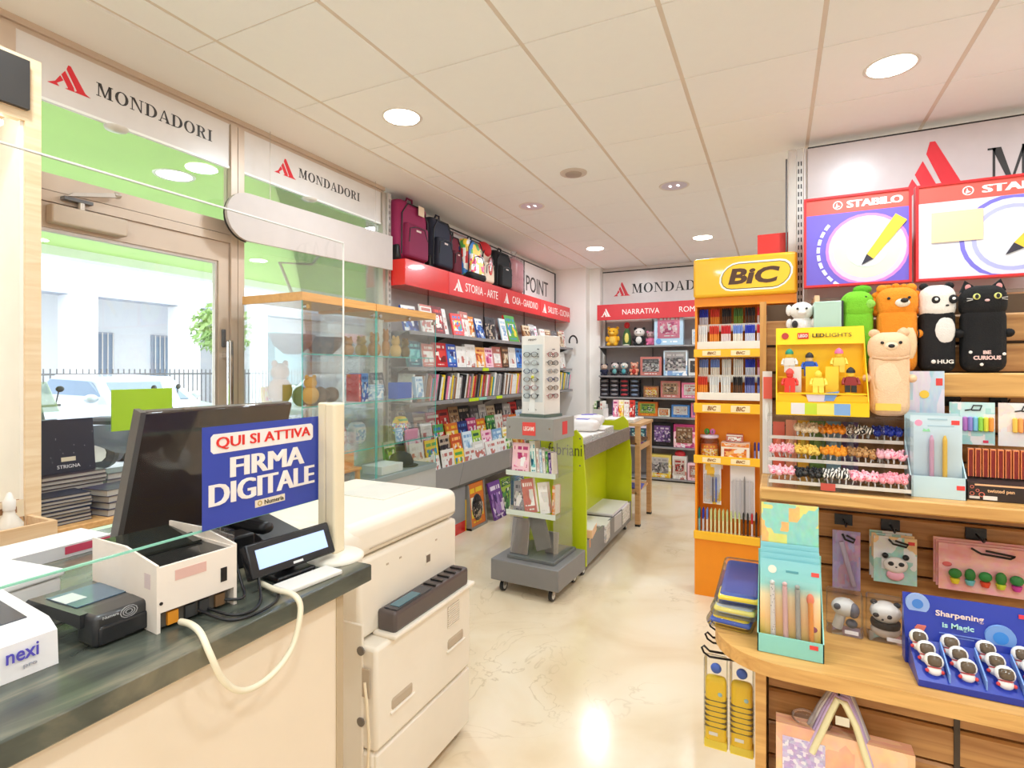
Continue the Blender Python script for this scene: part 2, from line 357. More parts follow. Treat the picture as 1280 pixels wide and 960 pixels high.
struct('wall_back', MB(WALLM).box(-3.05, 3.2, 7.63, 7.75, 0, 3.0))
struct('wall_right', MB(WALLM).box(3.2, 3.32, -2.5, 7.75, 0, 3.0))
struct('wall_front', MB(WALLM).box(-3.05, 3.32, -2.62, -2.5, 0, 3.0))
struct('wall_left', MB(WALLM).box(-3.02, -2.9, 3.5, 7.63, 0, 3.0).box(-2.95, -2.8, -2.5, .95, 0, 2.892))
struct('wall_column', MB(WALLM).rb(-2.9, -2.40, 7.34, 7.63, 0, 2.9, .006).rb(-2.40, -2.24, 7.5, 7.63, 0, 2.9, .006))
struct('wall_partition', MB(WALLM).box(.16, 3.2, 3.93, 4.02, 0, 2.86))
# ceiling of lay-in tiles
TILE = mk('ceiling_tile_mineral', rgb(251, 252, 254), .85, noise=.02, bump=.15, bs=300); BAR = mk('ceiling_bar', rgb(226, 214, 202), .6)
ceil = struct('ceiling', MB(mk('ceiling_void', rgb(150, 140, 130), .9)).box(-3.05, 3.32, -2.62, 7.75, 2.935, 3.05))
XS = [-2.42] + [-2.22 + .6 * k for k in range(10)]; XS[-1] = 3.2
YS = [2.205 + .61 * k for k in range(-7, 9)]; YS = [-2.5] + YS + [7.63]
tm = {}
for i in range(len(XS) - 1):
    for j in range(len(YS) - 1):
        w, h = round(XS[i + 1] - XS[i], 3), round(YS[j + 1] - YS[j], 3)
        if (w, h) not in tm:
            g = .011; a, c = w / 2 - g, h / 2 - .004
            tm[w, h] = MB(TILE).add([(-a, -c, .004), (a, -c, .004), (a, c, .004), (-a, c, .004), (-a - .008, -c - .002, .02), (a + .008, -c - .002, .02), (a + .008, c + .002, .02), (-a - .008, c + .002, .02)],
                                    [(3, 2, 1, 0), (4, 5, 6, 7), (0, 1, 5, 4), (1, 2, 6, 5), (2, 3, 7, 6), (3, 0, 4, 7)]).mesh('ceiling_tile')
        link('ceiling_tile', tm[w, h], ceil, ((XS[i] + XS[i + 1]) / 2, (YS[j] + YS[j + 1]) / 2, 2.896))
for x in XS: struct('grid_bar', MB(BAR).box(x - .012, x + .012, -2.5, 7.63, 2.902, 2.93), ceil)
for y in YS[1:-1]: struct('grid_bar', MB(BAR).box(-2.42, 3.2, y - .008, y + .008, 2.904, 2.93), ceil)
struct('trim_1', MB(mk('plaster_strip', rgb(246, 245, 244), .7, noise=.01)).box(-3.02, -2.425, -2.5, 7.63, 2.892, 2.934))
struct('trim_2', MB(TAUPE).box(-2.83, -2.775, .9, 3.44, 2.865, 2.892).box(-2.83, -2.79, .9, 3.44, 2.845, 2.866))
# recessed lamps: each is a thing with its own light
LRIM = mk('lamp_rim', rgb(235, 230, 224), .4)
def downlight(x, y, on=True, r=.098, label='', k=1.0):
    t = E('downlight', label, 'ceiling lamp', (x, y, 2.9), group='round recessed ceiling lamps')
    part('trim_ring', MB(LRIM).lathe([(r, .0), (r + .014, -.004), (r + .018, .0), (r + .018, .003)], n=28), t)
    if on:
        part('lens', MB(mk('lamp_lens_on', (1, .95, .88), .4, em=14, emc=(1, .95, .87))).lathe([(r, -.002), (0.0001, -.0021)], n=28), t)
    else:
        part('reflector', MB(mk('lamp_reflector', rgb(222, 220, 234), .3, .2, noise=.15, ns=30)).lathe([(r, -.002), (r * .8, .012), (r * .5, .022), (.0001, .024)], n=20), t)
        part('bulb', MB(mk('lamp_bulb_dim', (.92, .9, 1), .3, em=3)).ell((-.03, 0, .008), (.022, .05, .012)).ell((.03, 0, .008), (.022, .05, .012)), t)
    ld = bpy.data.lights.new('lamp_light', 'AREA'); ld.shape = 'DISK'; ld.size = .2; ld.energy = LAMP_W * k * (1 if on else .6); ld.color = (.79, .92, 1.0) if on else (.80, .90, 1)
    lo = link('lamp_light', ld, t, (0, 0, -.012))
for x, y, on, lb in ((-1.93, 2.54, 1, 'lit round ceiling lamp nearest the shop window signs'), (.495, 3.13, 1, 'large lit round ceiling lamp above the backlit pen adverts'),
                     (-.72, 4.41, 0, 'dim round reflector lamp in ceiling before the orange pen stand'), (-1.94, 4.41, 0, 'dim round reflector lamp in ceiling near the backpacks'),
                     (-.72, 6.27, 1, 'lit round ceiling lamp close to the orange pen stand and back wall'), (-1.94, 6.28, 1, 'lit round ceiling lamp near the white column at the back wall')):
    downlight(x, y, on, label=lb)
for x, y in ((-1.93, .68), (-.72, .68), (.495, 1.3), (.495, -.5), (1.7, .68), (1.7, 3.13), (-.72, -1.2), (-1.93, -1.2), (1.7, -1.2), (.495, 5.0), (1.7, 5.5)):  # unseen lamps added to brighten the room
    downlight(x, y, label='unseen round ceiling lamp added to light the shop', k=1.0 if y < -.4 and x > 0 else .62)
t = E('smoke_detector', 'flat beige round detector disc in ceiling tile', 'detector', (-1.337, 3.80, 2.9))
part('base', MB(mk('detector_rim', rgb(214, 200, 190), .6)).lathe([(.10, .003), (.098, -.006), (.075, -.010), (.0001, -.0101)], n=24), t)
part('cap', MB(mk('detector_cap', rgb(176, 160, 150), .6)).lathe([(.062, -.0101), (.058, -.018), (.0001, -.020)], n=20), t)

# ---------------------------------------------------------------- shop front (glass wall along x = -2.81)
QX = -2.81
def lw(name, label, cat, y, z, x=QX, group=None): return E(name, label, cat, (x, y, z), R(90), group)   # local x = along the wall, -y = into the room
d1 = link('door_1', None, None, (QX, 1.12, 0), (0, 0, R(90))); d1['kind'] = 'structure'; d1['label'] = 'glass shop door in a taupe metal frame'
part('frame', MB(TAUPE).box(0, .06, -.02, .02, .02, 2.168).box(.90, .965, -.02, .02, .02, 2.168).box(.06, .90, -.02, .02, 2.06, 2.168).box(.06, .90, -.02, .02, .02, .14), d1)
part('gasket', MB(ALU).box(.885, .90, -.012, .012, .14, 2.06).box(.06, .075, -.012, .012, .14, 2.06).box(.075, .885, -.012, .012, 2.045, 2.06), d1)
part('pane', MB(GL).box(.075, .885, -.003, .003, .14, 2.045), d1)
h = part('handle', MB(CHROME).rb(.915, .945, -.09, -.06, .95, 1.62, .01).box(.922, .938, -.07, -.02, 1.0, 1.03).box(.922, .938, -.07, -.02, 1.52, 1.55), d1, label='tall metal pull handle')
part('lock_plate', MB(DGREY).rb(.915, .94, -.03, -.02, 1.58, 1.68, .004), d1)
c = part('door_closer', MB(mk('closer_beige', rgb(200, 182, 164), .4)).rb(.10, .40, -.075, -.02, 2.075, 2.155, .008), d1)
part('closer_arm', MB(ALU).cyl((.22, -.05, 2.155), (.22, -.05, 2.20), .014).prism([(.16, 2.20), (.18, 2.22), (.36, 2.27), (.36, 2.25)], -.07, -.05).ell((.36, -.06, 2.26), (.018, .018, .014)), c)
part('arm_plate', MB(DGREY).box(.15, .26, -.065, -.02, 2.186, 2.20), c)
w1 = link('window_1', None, None, (QX, 0, 0), (0, 0, R(90))); w1['kind'] = 'structure'; w1['label'] = 'shop window with taupe mullions and glass over the door'
fr = MB(TAUPE).box(1.06, 2.10, -.03, .03, 2.17, 2.215).box(1.06, 2.10, -.025, .03, 2.219, 2.29)
part('transom', fr, w1)
part('mullion', MB(TAUPE).box(2.088, 2.128, -.035, .03, 0, 2.845).box(2.132, 2.172, -.035, .03, 0, 2.845), w1)
part('mullion', MB(TAUPE).box(1.06, 1.115, -.035, .03, 0, 2.845), w1)
part('mullion', MB(ALU).box(.95, 1.0, -.03, .03, 2.2, 2.85).box(1.01, 1.055, -.03, .03, 2.2, 2.85), w1)
part('upright', MB(ALU).box(3.405, 3.44, -.04, .03, 0, 2.85), w1)
u_ = MB(mk('slotted_steel', rgb(205, 202, 198), .35, .4)).box(3.445, 3.48, -.06, .0, 0, 2.85).use(DGREY)
for k in range(58): u_.box(3.455, 3.460, -.0606, -.059, .1 + k * .047, .125 + k * .047).box(3.466, 3.471, -.0606, -.059, .1 + k * .047, .125 + k * .047)
part('slotted_upright', u_, w1)
part('pane', MB(GL).box(2.172, 3.405, -.003, .003, .25, 2.60), w1); part('pane', MB(GL).box(1.115, 2.088, -.003, .003, 2.29, 2.60), w1)
part('awning_arm', MB(WHITE).tube([(2.95, .03, 2.40), (3.05, .34, 2.25), (2.75, .34, 2.21), (2.91, .34, 1.91)], .012), w1); part('sill', MB(TAUPE).box(2.172, 3.405, -.03, .03, 0, .25), w1)
for y0, y1, lb, lx, tx0, tx1 in ((1.12, 2.085, 'white fascia sign with red mark and dark serif lettering above the glass door', (1.234, 1.384), 1.413, 1.981),
                                 (2.175, 3.40, 'white fascia sign with red mark and dark serif lettering above the shop window', (2.40, 2.556), 2.585, 3.16)):
    s = lw('fascia_sign', lb, 'sign', 0, 0, QX + .01)
    part('panel', MB(SIGNW).box(y0, y1, -.012, 0, 2.606, 2.845), s)
    part('light_gap_strip', MB(mk('light_gap_white', rgb(250, 250, 246), .3)).box(y0, y1, -.016, .004, 2.594, 2.606), s)  # bright gap of light below the panel, put into a white strip
    amark(s, lx[0], lx[1], 2.678, 2.784, -.012, LOGO); serif('MONDADORI', s, tx0, tx1, 2.705, 2.765, -.012, INK)
    for yy in ((y0 + y1) * .5 - .1,): part('clip', MB(WHITE).lathe([(.05, 0), (.045, -.012), (.0001, -.016)], (yy, .0, 2.594), n=14), s)
# pale board with rounded end hung across the window on wires
s = lw('hanging_board', 'pale grey board with rounded end hung across the window on thin wires', 'sign', 0, 0, -2.70)
pl = [(3.41, 2.228), (3.41, 2.49)] + [(2.13 + .14 * math.cos(t), 2.315 + .135 * math.sin(t)) for t in [math.pi / 2 + math.pi * k / 14 for k in range(15)]]
part('board', MB(mk('board_grey', rgb(200, 190, 186), .5)).prism(pl, -.02, 0), s)
part('edge', MB(BLACK).prism([(a - .004, b - .006) for a, b in pl[2:]] , .001, .006), s)
for yy in (2.28, 3.22): part('wire', MB(ALU).cyl((yy, -.01, 2.4), (yy, -.01, 2.86), .0018, n=5), s)

# ---------------------------------------------------------------- outside: arcade, street and the building opposite
struct('pavement', MB(mk('street_paving', rgb(222, 222, 224), .8, ns=2, noise=.08)).box(-40, -2.9, -14, 40, -.25, -.13))
GREENS = mk('arcade_green', rgb(196, 226, 142), .6, ns=1.2, noise=.10)
struct('arcade_ceiling', MB(GREENS).box(-8.6, -2.9, -8, 22, 3.1, 3.2))
struct('arcade_edge_beam', MB(mk('beam_white', rgb(235, 235, 235), .7)).box(-8.9, -8.6, -8, 22, 2.98, 3.5))
for x, y, lb in ((-4.58, 2.91, 'outdoor round lamp set in green arcade ceiling close to the door'), (-7.4, 3.73, 'outdoor round lamp farthest out in green arcade ceiling'), (-6.3, 3.53, 'middle one of three outdoor lamps in green arcade ceiling')):
    t = E('arcade_lamp', lb, 'ceiling lamp', (x, y, 3.1), group='arcade lamps')
    part('trim_ring', MB(LRIM).lathe([(.13, .0), (.15, -.01), (.16, .0)], n=20), t)
    part('lens', MB(MC['lamp_lens_on']).lathe([(.13, -.003), (.0001, -.004)], n=20), t)
FAC = mk('facade_white', rgb(236, 236, 238), .8); FAG = mk('facade_grey', rgb(176, 180, 192), .8)
b = E('portico_building', 'white building across the street with square portico pillars and barred windows', 'building', (-18, 0, -.13))
part('upper_wall', MB(FAC).box(-3, 0, -6, 40, 4.3, 12), b)
part('lintel', MB(FAG).box(-.6, .02, -6, 40, 3.75, 4.3), b)
part('rear_wall', MB(FAC).box(-3.4, -3.0, -6, 40, 0, 4.3), b)
for y, w in ((6.6, .55), (8.75, .7), (11.9, .7), (14.6, .8), (18.6, .8), (23, .8)):
    part('pillar', MB(FAC if w > .6 else FAG).rb(-.55, .15, y - w / 2, y + w / 2, 0, 3.75, .02), b)
for y in (7.6, 10.4, 13.2, 16.8, 20.5, 25):
    f = part('window', MB(FAG).box(-3.0, -2.9, y - .75, y + .75, 1.2, 2.9), b)
    part('pane', MB(mk('far_glass', rgb(150, 165, 185), .15)).box(-2.92, -2.88, y - .68, y + .68, 1.27, 2.83), f)
    g = MB(WHITE)
    for k in range(9): g.cyl((-2.82, y - .68 + k * .17, 1.22), (-2.82, y - .68 + k * .17, 2.88), .02, n=5)
    part('window_bars', g, f)
part('shutter', MB(mk('teal_shutter', rgb(110, 150, 158), .6)).box(-.3, .1, 15.4, 17.2, 0, 3.1), b)
f = E('iron_fence', 'dark iron railing along the street in front of the white building', 'fence', (-16.5, 0, -.13))
part('rail', MB(DGREY).box(-.02, .02, 4, 30, 1.45, 1.5).box(-.02, .02, 4, 30, .2, .25), f)
g = MB(DGREY)
for k in range(180): g.box(-.012, .012, 4 + k * .144, 4.024 + k * .144, .1, 1.62)
part('railing_bars', g, f)['kind'] = 'stuff'
t = E('street_tree', 'leafy green tree beside the white portico building', 'tree', (-15.8, 11.6, -.13))
part('trunk', MB(mk('bark', rgb(120, 105, 90), .9)).cyl((0, 0, 0), (.1, 0, 2.2), .12, .07).cyl((.1, 0, 2.0), (.5, .3, 2.9), .05, .03).cyl((.1, 0, 2.0), (-.2, -.3, 2.9), .05, .03), t)
lf = MB(mk('leaves', rgb(150, 180, 110), .7, noise=.3, ns=3)); rr = random.Random(3)
for k in range(900):
    a, e, q = rr.uniform(0, 6.28), rr.uniform(-1, 1), rr.uniform(.5, 1) ; p = Vector((math.cos(a) * (1 - e * e) ** .5, math.sin(a) * (1 - e * e) ** .5, e)) * q
    p = Vector((p.x * 1.0, p.y * .9, p.z * .9 + 2.9)); n = Vector((rr.uniform(-1, 1), rr.uniform(-1, 1), rr.uniform(-1, 1))).normalized(); o = n.orthogonal() * .09; q2 = n.cross(o)
    lf.add([p - o, p + q2 * .5, p + o, p - q2 * .5], [(0, 1, 2, 3)])
part('foliage', lf, t)['kind'] = 'stuff'
s = E('red_awning', 'faded red shop awning across the street behind the glass cabinets', 'awning', (-17.6, 18.6, 2.2))
part('canvas', MB(mk('awning_canvas', rgb(226, 150, 150), .8)).prismx([(0, .9), (0, .95), (2.4, .1), (2.4, .0)], 0, .02).add([(0, 0, .9), (1.6, 0, .1), (1.6, 3.4, .1), (0, 3.4, .9), (0, 0, .94), (1.6, 0, .14), (1.6, 3.4, .14), (0, 3.4, .94)], [(3, 2, 1, 0), (4, 5, 6, 7), (0, 1, 5, 4), (1, 2, 6, 5), (2, 3, 7, 6), (3, 0, 4, 7)]), s)
part('valance', MB(mk('awning_canvas_edge', rgb(214, 120, 124), .8)).box(1.58, 1.62, 0, 3.4, -.15, .12), s)
[part('post', MB(ALU).cyl((1.55, y, -2.33), (1.55, y, .1), .03), s) for y in (.1, 3.3)]
def car(loc, rz, col, label):
    t = E('parked_car', label, 'car', loc, rz)
    bd = MB(mk('car_paint_%d_%d_%d' % col, rgb(*col), .25, .3, coat=.6))
    prof = [(-2.0, .35), (-2.02, .65), (-1.9, .85), (-1.0, .98), (-.35, 1.46), (.9, 1.5), (1.65, 1.02), (2.0, .95), (2.03, .4), (1.6, .25), (-1.6, .25)]
    n = len(prof); sec = [(-.85, .92), (-.8, 1), (.8, 1), (.85, .92)]
    vs = [(x, y if z < 1.1 else y * .82, z) for y, _ in sec for x, z in prof]
    bd.add(vs, [(k * n + i, (k + 1) * n + i, (k + 1) * n + (i + 1) % n, k * n + (i + 1) % n) for k in range(3) for i in range(n)] + [list(range(n)), list(range(4 * n - 1, 3 * n - 1, -1))])
    part('body', bd, t)
    gm = mk('car_window', rgb(120, 140, 165), .06)
    part('windscreen', MB(gm).add([(-.97, -.68, 1.02), (-.97, .68, 1.02), (-.40, .58, 1.42), (-.40, -.58, 1.42), (-.95, -.68, 1.0), (-.95, .68, 1.0), (-.38, .58, 1.40), (-.38, -.58, 1.40)], [(0, 3, 2, 1), (4, 5, 6, 7), (0, 1, 5, 4), (1, 2, 6, 5), (2, 3, 7, 6), (3, 0, 4, 7)]), t)
    for s in (-1, 1):
        part('side_window', MB(gm).prism([(-.85, 1.02), (-.35, 1.38), (.85, 1.42), (1.4, 1.04)], s * .79 - .02, s * .79 + .02), t)
        part('headlight', MB(mk('lamp_glass', rgb(235, 240, 245), .1)).ell((-1.93, s * .6, .74), (.1, .18, .09)), t)
        part('mirror', MB(bd.mats[0]).ell((-.75, s * .98, 1.08), (.07, .12, .08)), t)
        for x in (-1.25, 1.25):
            w = part('wheel', MB(BLACK).cyl((x, s * .72, .32), (x, s * .88, .32), .32, n=20), t)
            part('hub', MB(ALU).cyl((x, s * .87, .32), (x, s * .90, .32), .19, n=12), w)
    part('bumper', MB(mk('bumper_grey', rgb(150, 155, 162), .5)).rb(-2.08, -1.9, -.8, .8, .35, .55, .04), t)
car((-11.6, 6.35, -.13), R(182), (205, 212, 222), 'silver blue car parked across the street facing the glass door')
car((-11.8, 12.4, -.13), R(92), (225, 228, 232), 'white car parked across the street behind the glass cabinets')
def scooter(loc, rz, col, label):
    t = E('motor_scooter', label, 'scooter', loc, rz, 'scooters on the street'); c = mk('scooter_%d' % col[0], rgb(*col), .3, coat=.5)
    for x in (-.62, .62):
        w = part('wheel', MB(BLACK).cyl((x, -.06, .26), (x, .06, .26), .26, n=16), t); part('hub', MB(ALU).cyl((x, -.07, .26), (x, .07, .26), .14, n=10), w)
    part('body', MB(c).prism([(-.75, .45), (-.7, .7), (-.1, .75), (.05, .4), (.35, .35), (.5, .9), (.58, .9), (.62, .5), (.5, .25), (-.3, .28)], -.13, .13), t)
    part('seat', MB(BLACK).rb(-.72, -.02, -.14, .14, .72, .84, .05), t)
    part('handlebar', MB(DGREY).cyl((.5, 0, .85), (.44, 0, 1.08), .03).cyl((.42, -.33, 1.08), (.42, .33, 1.08), .018), t)
    part('windshield', MB(FILM).add([(.55, -.2, 1.0), (.55, .2, 1.0), (.38, .16, 1.42), (.38, -.16, 1.42), (.56, -.2, 1.0), (.56, .2, 1.0), (.39, .16, 1.42), (.39, -.16, 1.42)], [(0, 3, 2, 1), (4, 5, 6, 7), (0, 1, 5, 4), (1, 2, 6, 5), (2, 3, 7, 6), (3, 0, 4, 7)]), t)
    [part('mirror', MB(BLACK).cyl((.43, s * .25, 1.08), (.40, s * .33, 1.28), .008).ell((.40, s * .35, 1.31), (.02, .07, .045)), t) for s in (-1, 1)]
scooter((-9.6, 3.8, -.13), R(20), (90, 98, 116), 'dark blue scooter parked outside behind the standing black notebook')
scooter((-9.2, 5.3, -.13), R(30), (70, 74, 82), 'charcoal scooter parked outside behind the green board')
scooter((-11.4, 3.6, -.13), R(200), (150, 158, 170), 'light grey scooter parked outside beside the silver car')
# ================================================================ BOOKS
PAL = {'red': [(200, 30, 36), (220, 60, 50), (245, 230, 220), (120, 20, 26)], 'blue': [(40, 84, 180), (80, 140, 210), (240, 240, 240), (24, 40, 110)],
       'yellow': [(250, 205, 40), (245, 225, 120), (230, 120, 40), (255, 245, 220)], 'orange': [(240, 140, 50), (250, 190, 110), (250, 240, 225), (200, 80, 40)],
       'white': [(240, 235, 228), (245, 242, 238), (200, 120, 110), (225, 220, 214)], 'green': [(70, 150, 70), (170, 205, 70), (240, 240, 220), (30, 90, 60)],
       'black': [(34, 32, 36), (60, 54, 60), (190, 170, 150), (20, 18, 22)], 'pink': [(235, 130, 165), (250, 205, 215), (250, 245, 245), (190, 60, 120)],
       'brown': [(150, 105, 70), (190, 150, 110), (230, 210, 180), (90, 60, 44)], 'grey': [(150, 146, 148), (190, 186, 186), (90, 88, 94), (230, 226, 224)],
       'purple': [(120, 70, 150), (170, 130, 200), (240, 225, 240), (70, 40, 110)], 'teal': [(40, 150, 160), (120, 200, 200), (235, 245, 240), (20, 90, 110)],
       'multicoloured': [(230, 60, 60), (250, 210, 60), (60, 130, 200), (245, 240, 230), (90, 170, 80)], 'pale blue': [(180, 210, 230), (220, 235, 245), (250, 250, 250), (130, 170, 210)]}
def CV(c, sc=3.6, band=None): return cover('cover_%s_%s_%s' % (c.replace(' ', '_'), sc, '_'.join(map(str, band)) if band else ''), PAL[c], sc, band)
SPM = {}
def spine(c):
    if c not in SPM: SPM[c] = mk('spine_' + c.replace(' ', '_'), rgb(*PAL[c][0]), .45, noise=.25, ns=40)
    return SPM[c]
def book(label, w, h, t, col, loc, rz=0, rx=0, ry=0, group=None, name='book', band=None, sc=3.6, pages=True, cat='book'):
    """hardback: spine on the local left edge, front cover facing local -y"""
    b = MB(CV(col, sc, band)); e = min(.0022, t * .2)
    b.box(0, w, 0, e, 0, h).use(spine(col)).box(0, e, e, t - e, 0, h).box(0, w, t - e, t, 0, h)
    o = thing(name, label, cat, b, loc, rz, group, rx, ry)
    if pages: part('pages', MB(PAPER).box(e, w - .003, e, t - e, .003, h - .003), o)
    return o
RR = random.Random(11)
# ---------------------------------------------------------------- lit pale-wood display unit beside the door
u = E('lit_display_unit', 'pale wooden display unit with light strip and black header beside the door', 'shelf unit', (-2.30, -.75, 0), R(90))
LW = wood('unit_wood', (244, 220, 186), (232, 200, 158)); UW = mk('unit_lining', rgb(250, 244, 234), .5)
part('side_panel', MB(LW).box(1.70, 1.745, 0, .47, 0, 2.52), u); part('side_panel', MB(LW).box(0, .045, 0, .47, 0, 2.52), u)
part('lining', MB(UW).box(1.690, 1.70, .012, .47, .1, 2.33), u); part('back_panel', MB(UW).box(.045, 1.69, .45, .47, .1, 2.5), u)
part('header', MB(mk('header_black', rgb(58, 54, 52), .5)).box(-.01, 1.705, -.02, 0, 2.335, 2.50), u); part('top_rail', MB(LW).box(.045, 1.70, 0, .03, 2.30, 2.334), u)
part('top_panel', MB(LW).box(.045, 1.70, .0, .45, 2.50, 2.52), u)
for z in (.5, .80, 1.15, 1.36, 1.62, 1.86): part('shelf', MB(UW).box(.05, 1.69, .16, .45, z, z + .02), u)
part('light_strip', MB(mk('led_strip', (1, .97, .9), .4, em=9)).box(1.680, 1.690, .27, .285, .82, 2.28), u)
part('light_strip', MB(MC['led_strip']).box(.1, 1.66, .05, .065, 2.28, 2.295), u)
part('plinth', MB(LW).box(.045, 1.70, .02, .45, 0, .1), u)
part('tray', MB(PALEW).box(.9, 1.72, -.16, -.145, .83, .955).box(.9, 1.72, -.145, 0, .83, .845).box(1.705, 1.72, -.145, 0, .845, .955), u, label='light wood front tray')
book('dark green illustrated book in the tray of the lit display unit', .16, .2, .03, 'green', (-2.27, .62, .846), R(90), R(-8))
book('brown boxed book behind the tray of the lit display unit', .12, .18, .03, 'brown', (-2.22, .80, .846), R(90), R(-6))
t = E('spray_bottle', 'clear squat bottle with white cap in the lit unit tray', 'bottle', (-2.22, .875, .846))
part('body', MB(mk('bottle_plastic', rgb(232, 222, 208), .2)).lathe([(.032, 0), (.036, .01), (.036, .11), (.016, .14), (.014, .155)], n=16), t)
part('cap', MB(WHITE).lathe([(.016, .155), (.017, .185), (.012, .19), (.006, .21), (.0001, .212)], n=12), t)
for k, (y, c) in enumerate(((.70, 'orange'), (.80, 'red'), (.90, 'orange'))):
    thing('snack_packet', '%s printed packet on the lower ledge %s' % (c, ('under the tray beside the shop door', 'between two orange packets', 'under the tray corner')[k]), 'packet', MB(CV(c, 5)).rb(-.045, .045, -.012, .012, 0, .14, .012), (-2.27, y, .66), R(90 + k * 5), 'packets under the tray')
part('ledge', MB(PALEW).box(1.3, 1.70, -.10, 0.0, .645, .66), u)
# ---------------------------------------------------------------- window table with notebooks
t = E('window_table', 'small light wood table on chrome legs by the glass door', 'table', (-2.55, 1.32, 0))
part('top', MB(BEECH).rb(-.2, .2, -.315, .40, .845, .872, .005), t)
for x in (-.14, .14):
    for y in (-.26, .34): part('leg', MB(CHROME).cyl((x, y, 0), (x, y, .845), .016), t)
NB = mk('notebook_navy', rgb(38, 44, 66), .45); NBE = mk('notebook_edge', rgb(190, 184, 176), .7)
def nstack(x, y, n, w, l, th, label, mt, rz0=0, grp=None):
    for k in range(n):
        b = MB(mt); a = w / 2; c = l / 2
        b.box(-a, a, -c, c, 0, .002).box(-a, a, -c, c, th - .0022, th - .0002).box(-a, -a + .002, -c, c, .002, th - .0022)
        o = thing('notebook', '%s, %s' % (label, 'topmost of its stack' if k == n - 1 else 'inside the stack'), 'notebook', b, (x + RR.uniform(-.006, .006), y + RR.uniform(-.006, .006), .8725 + k * th), rz0 + RR.uniform(-.04, .04), grp)
        part('pages', MB(NBE).box(-a + .003, a - .004, -c + .003, c - .003, .002, th - .0022), o)
nstack(-2.46, 1.115, 8, .13, .17, .0135, 'small dark navy notebook lying on the window table', NB, 0, 'small navy notebook stack')
nstack(-2.60, 1.20, 10, .15, .23, .0165, 'large charcoal notebook lying beneath the standing notebook', mk('notebook_charcoal', rgb(70, 60, 66), .5), .05, 'charcoal notebook stack')
nstack(-2.46, 1.33, 4, .15, .19, .026, 'thick cream edged book lying on the window table', K(70, 66, 86), R(8), 'cream edged book stack')
nstack(-2.64, 1.45, 5, .14, .19, .027, 'thick grey edged book lying against the glass door', K(90, 88, 98), R(-4), 'grey edged book stack')
n = E('standing_notebook', 'black speckled notebook standing upright on the charcoal stack', 'notebook', (-2.57, 1.11, 1.0385), R(90), rx=R(-6))
part('cover', MB(speckle('notebook_speckle', (200, 200, 210), (36, 38, 54), 60, .07)).box(0, .19, 0, .012, 0, .215), n)
part('band', MB(K(214, 204, 180)).box(.07, .12, -.0008, 0, .045, .062), n); tx('STRIGNA', n, .055, .135, .018, .032, -.0002, K(225, 225, 230))
s = thing('green_board', 'plain bright green board stuck on the glass door', 'board', MB(mk('green_card', rgb(166, 206, 46), .5)).rb(0, .284, -.006, 0, 0, .196, .002), (-2.79, 1.474, 1.164), R(90))
# ---------------------------------------------------------------- glass cabinets
WTRIM = wood('cabinet_trim', (236, 178, 104), (222, 160, 88))
def cabinet(y0, w, label):
    t = E('glass_cabinet', label, 'display cabinet', (-2.24, y0, 0), R(90), 'glass display cabinets'); d = .46
    part('base', MB(mk('cabinet_base', rgb(188, 186, 184), .5)).box(0, w, 0, d, 0, .74), t)
    part('bottom_board', MB(mk('cabinet_floor', rgb(150, 160, 160), .4)).box(-.005, w + .005, -.005, d, .74, .775), t)
    part('top_trim', MB(WTRIM).box(0, w, 0, .02, 1.82, 1.865).box(0, .02, .02, d, 1.82, 1.865).box(w - .02, w, .02, d, 1.82, 1.865).box(.02, w - .02, .02, d, 1.835, 1.85), t)
    for nm, a in (('front_pane', (.002, w - .002, .002, .006)), ('side_pane', (.002, .006, .006, d)), ('side_pane', (w - .006, w - .002, .006, d)), ('back_pane', (.006, w - .006, d - .004, d))):
        part(nm, MB(GLC).box(*a, .775, 1.82), t)
    part('glass_edge', MB(GLE).box(0, .003, 0, .003, .775, 1.82), t); part('glass_edge', MB(GLE).box(w - .003, w, 0, .003, .775, 1.82), t)
    for z in (.966, 1.25, 1.534):
        s_ = part('glass_shelf', MB(GLC).box(.008, w - .008, .010, d - .006, z, z + .006), t)
        part('shelf_edge', MB(GLE).box(.008, w - .008, .008, .010, z, z + .006), s_)
    for x in (.03, w - .03): part('hinge', MB(CHROME).cyl((x, -.008, 1.79), (x, .012, 1.79), .012, n=10), t)
    part('lock', MB(CHROME).cyl((w / 2, -.01, 1.80), (w / 2, .004, 1.80), .01, n=8), t)
    return t
cabinet(2.10, .588, 'glass display cabinet with wooden top trim beside the mullion'); cabinet(2.695, .655, 'glass display cabinet with wooden top trim next to the book shelves')
GCB = 'objects in the glass cabinets'
TAN = wood('toy_wood', (206, 156, 92), (186, 132, 72)); 
def put(name, label, cat, mb, y, z, dx=.2, rz=0): return thing(name, label, cat, mb, (-2.24 - dx, y, z), R(90) + rz)
def bowl(col): return MB(col).lathe([(.03, 0), (.05, .005), (.10, .05), (.125, .11), (.118, .11), (.09, .05), (.03, .012), (.0001, .01)], n=20)
SHD = mk('felt_grey', rgb(126, 120, 126), .9)
put('felt_bowl', 'dark grey bowl on top shelf of cabinet beside the mullion', 'bowl', bowl(SHD), 2.235, 1.541, .22); put('felt_bowl', 'dark grey bowl beside its twin on cabinet top shelf', 'bowl', bowl(mk('felt_dark', rgb(104, 102, 110), .9)), 2.51, 1.541, .26)
def figure(mat, h, w):      # turned wooden figure of body, head and ears
    b = MB(mat).ell((0, 0, h * .32), (w, w * .7, h * .33)).ell((0, 0, h * .76), (w * .72, w * .6, h * .22)); return b.ell((w * .5, 0, h * .96), (w * .25, w * .2, h * .09)).ell((-w * .5, 0, h * .96), (w * .25, w * .2, h * .09))
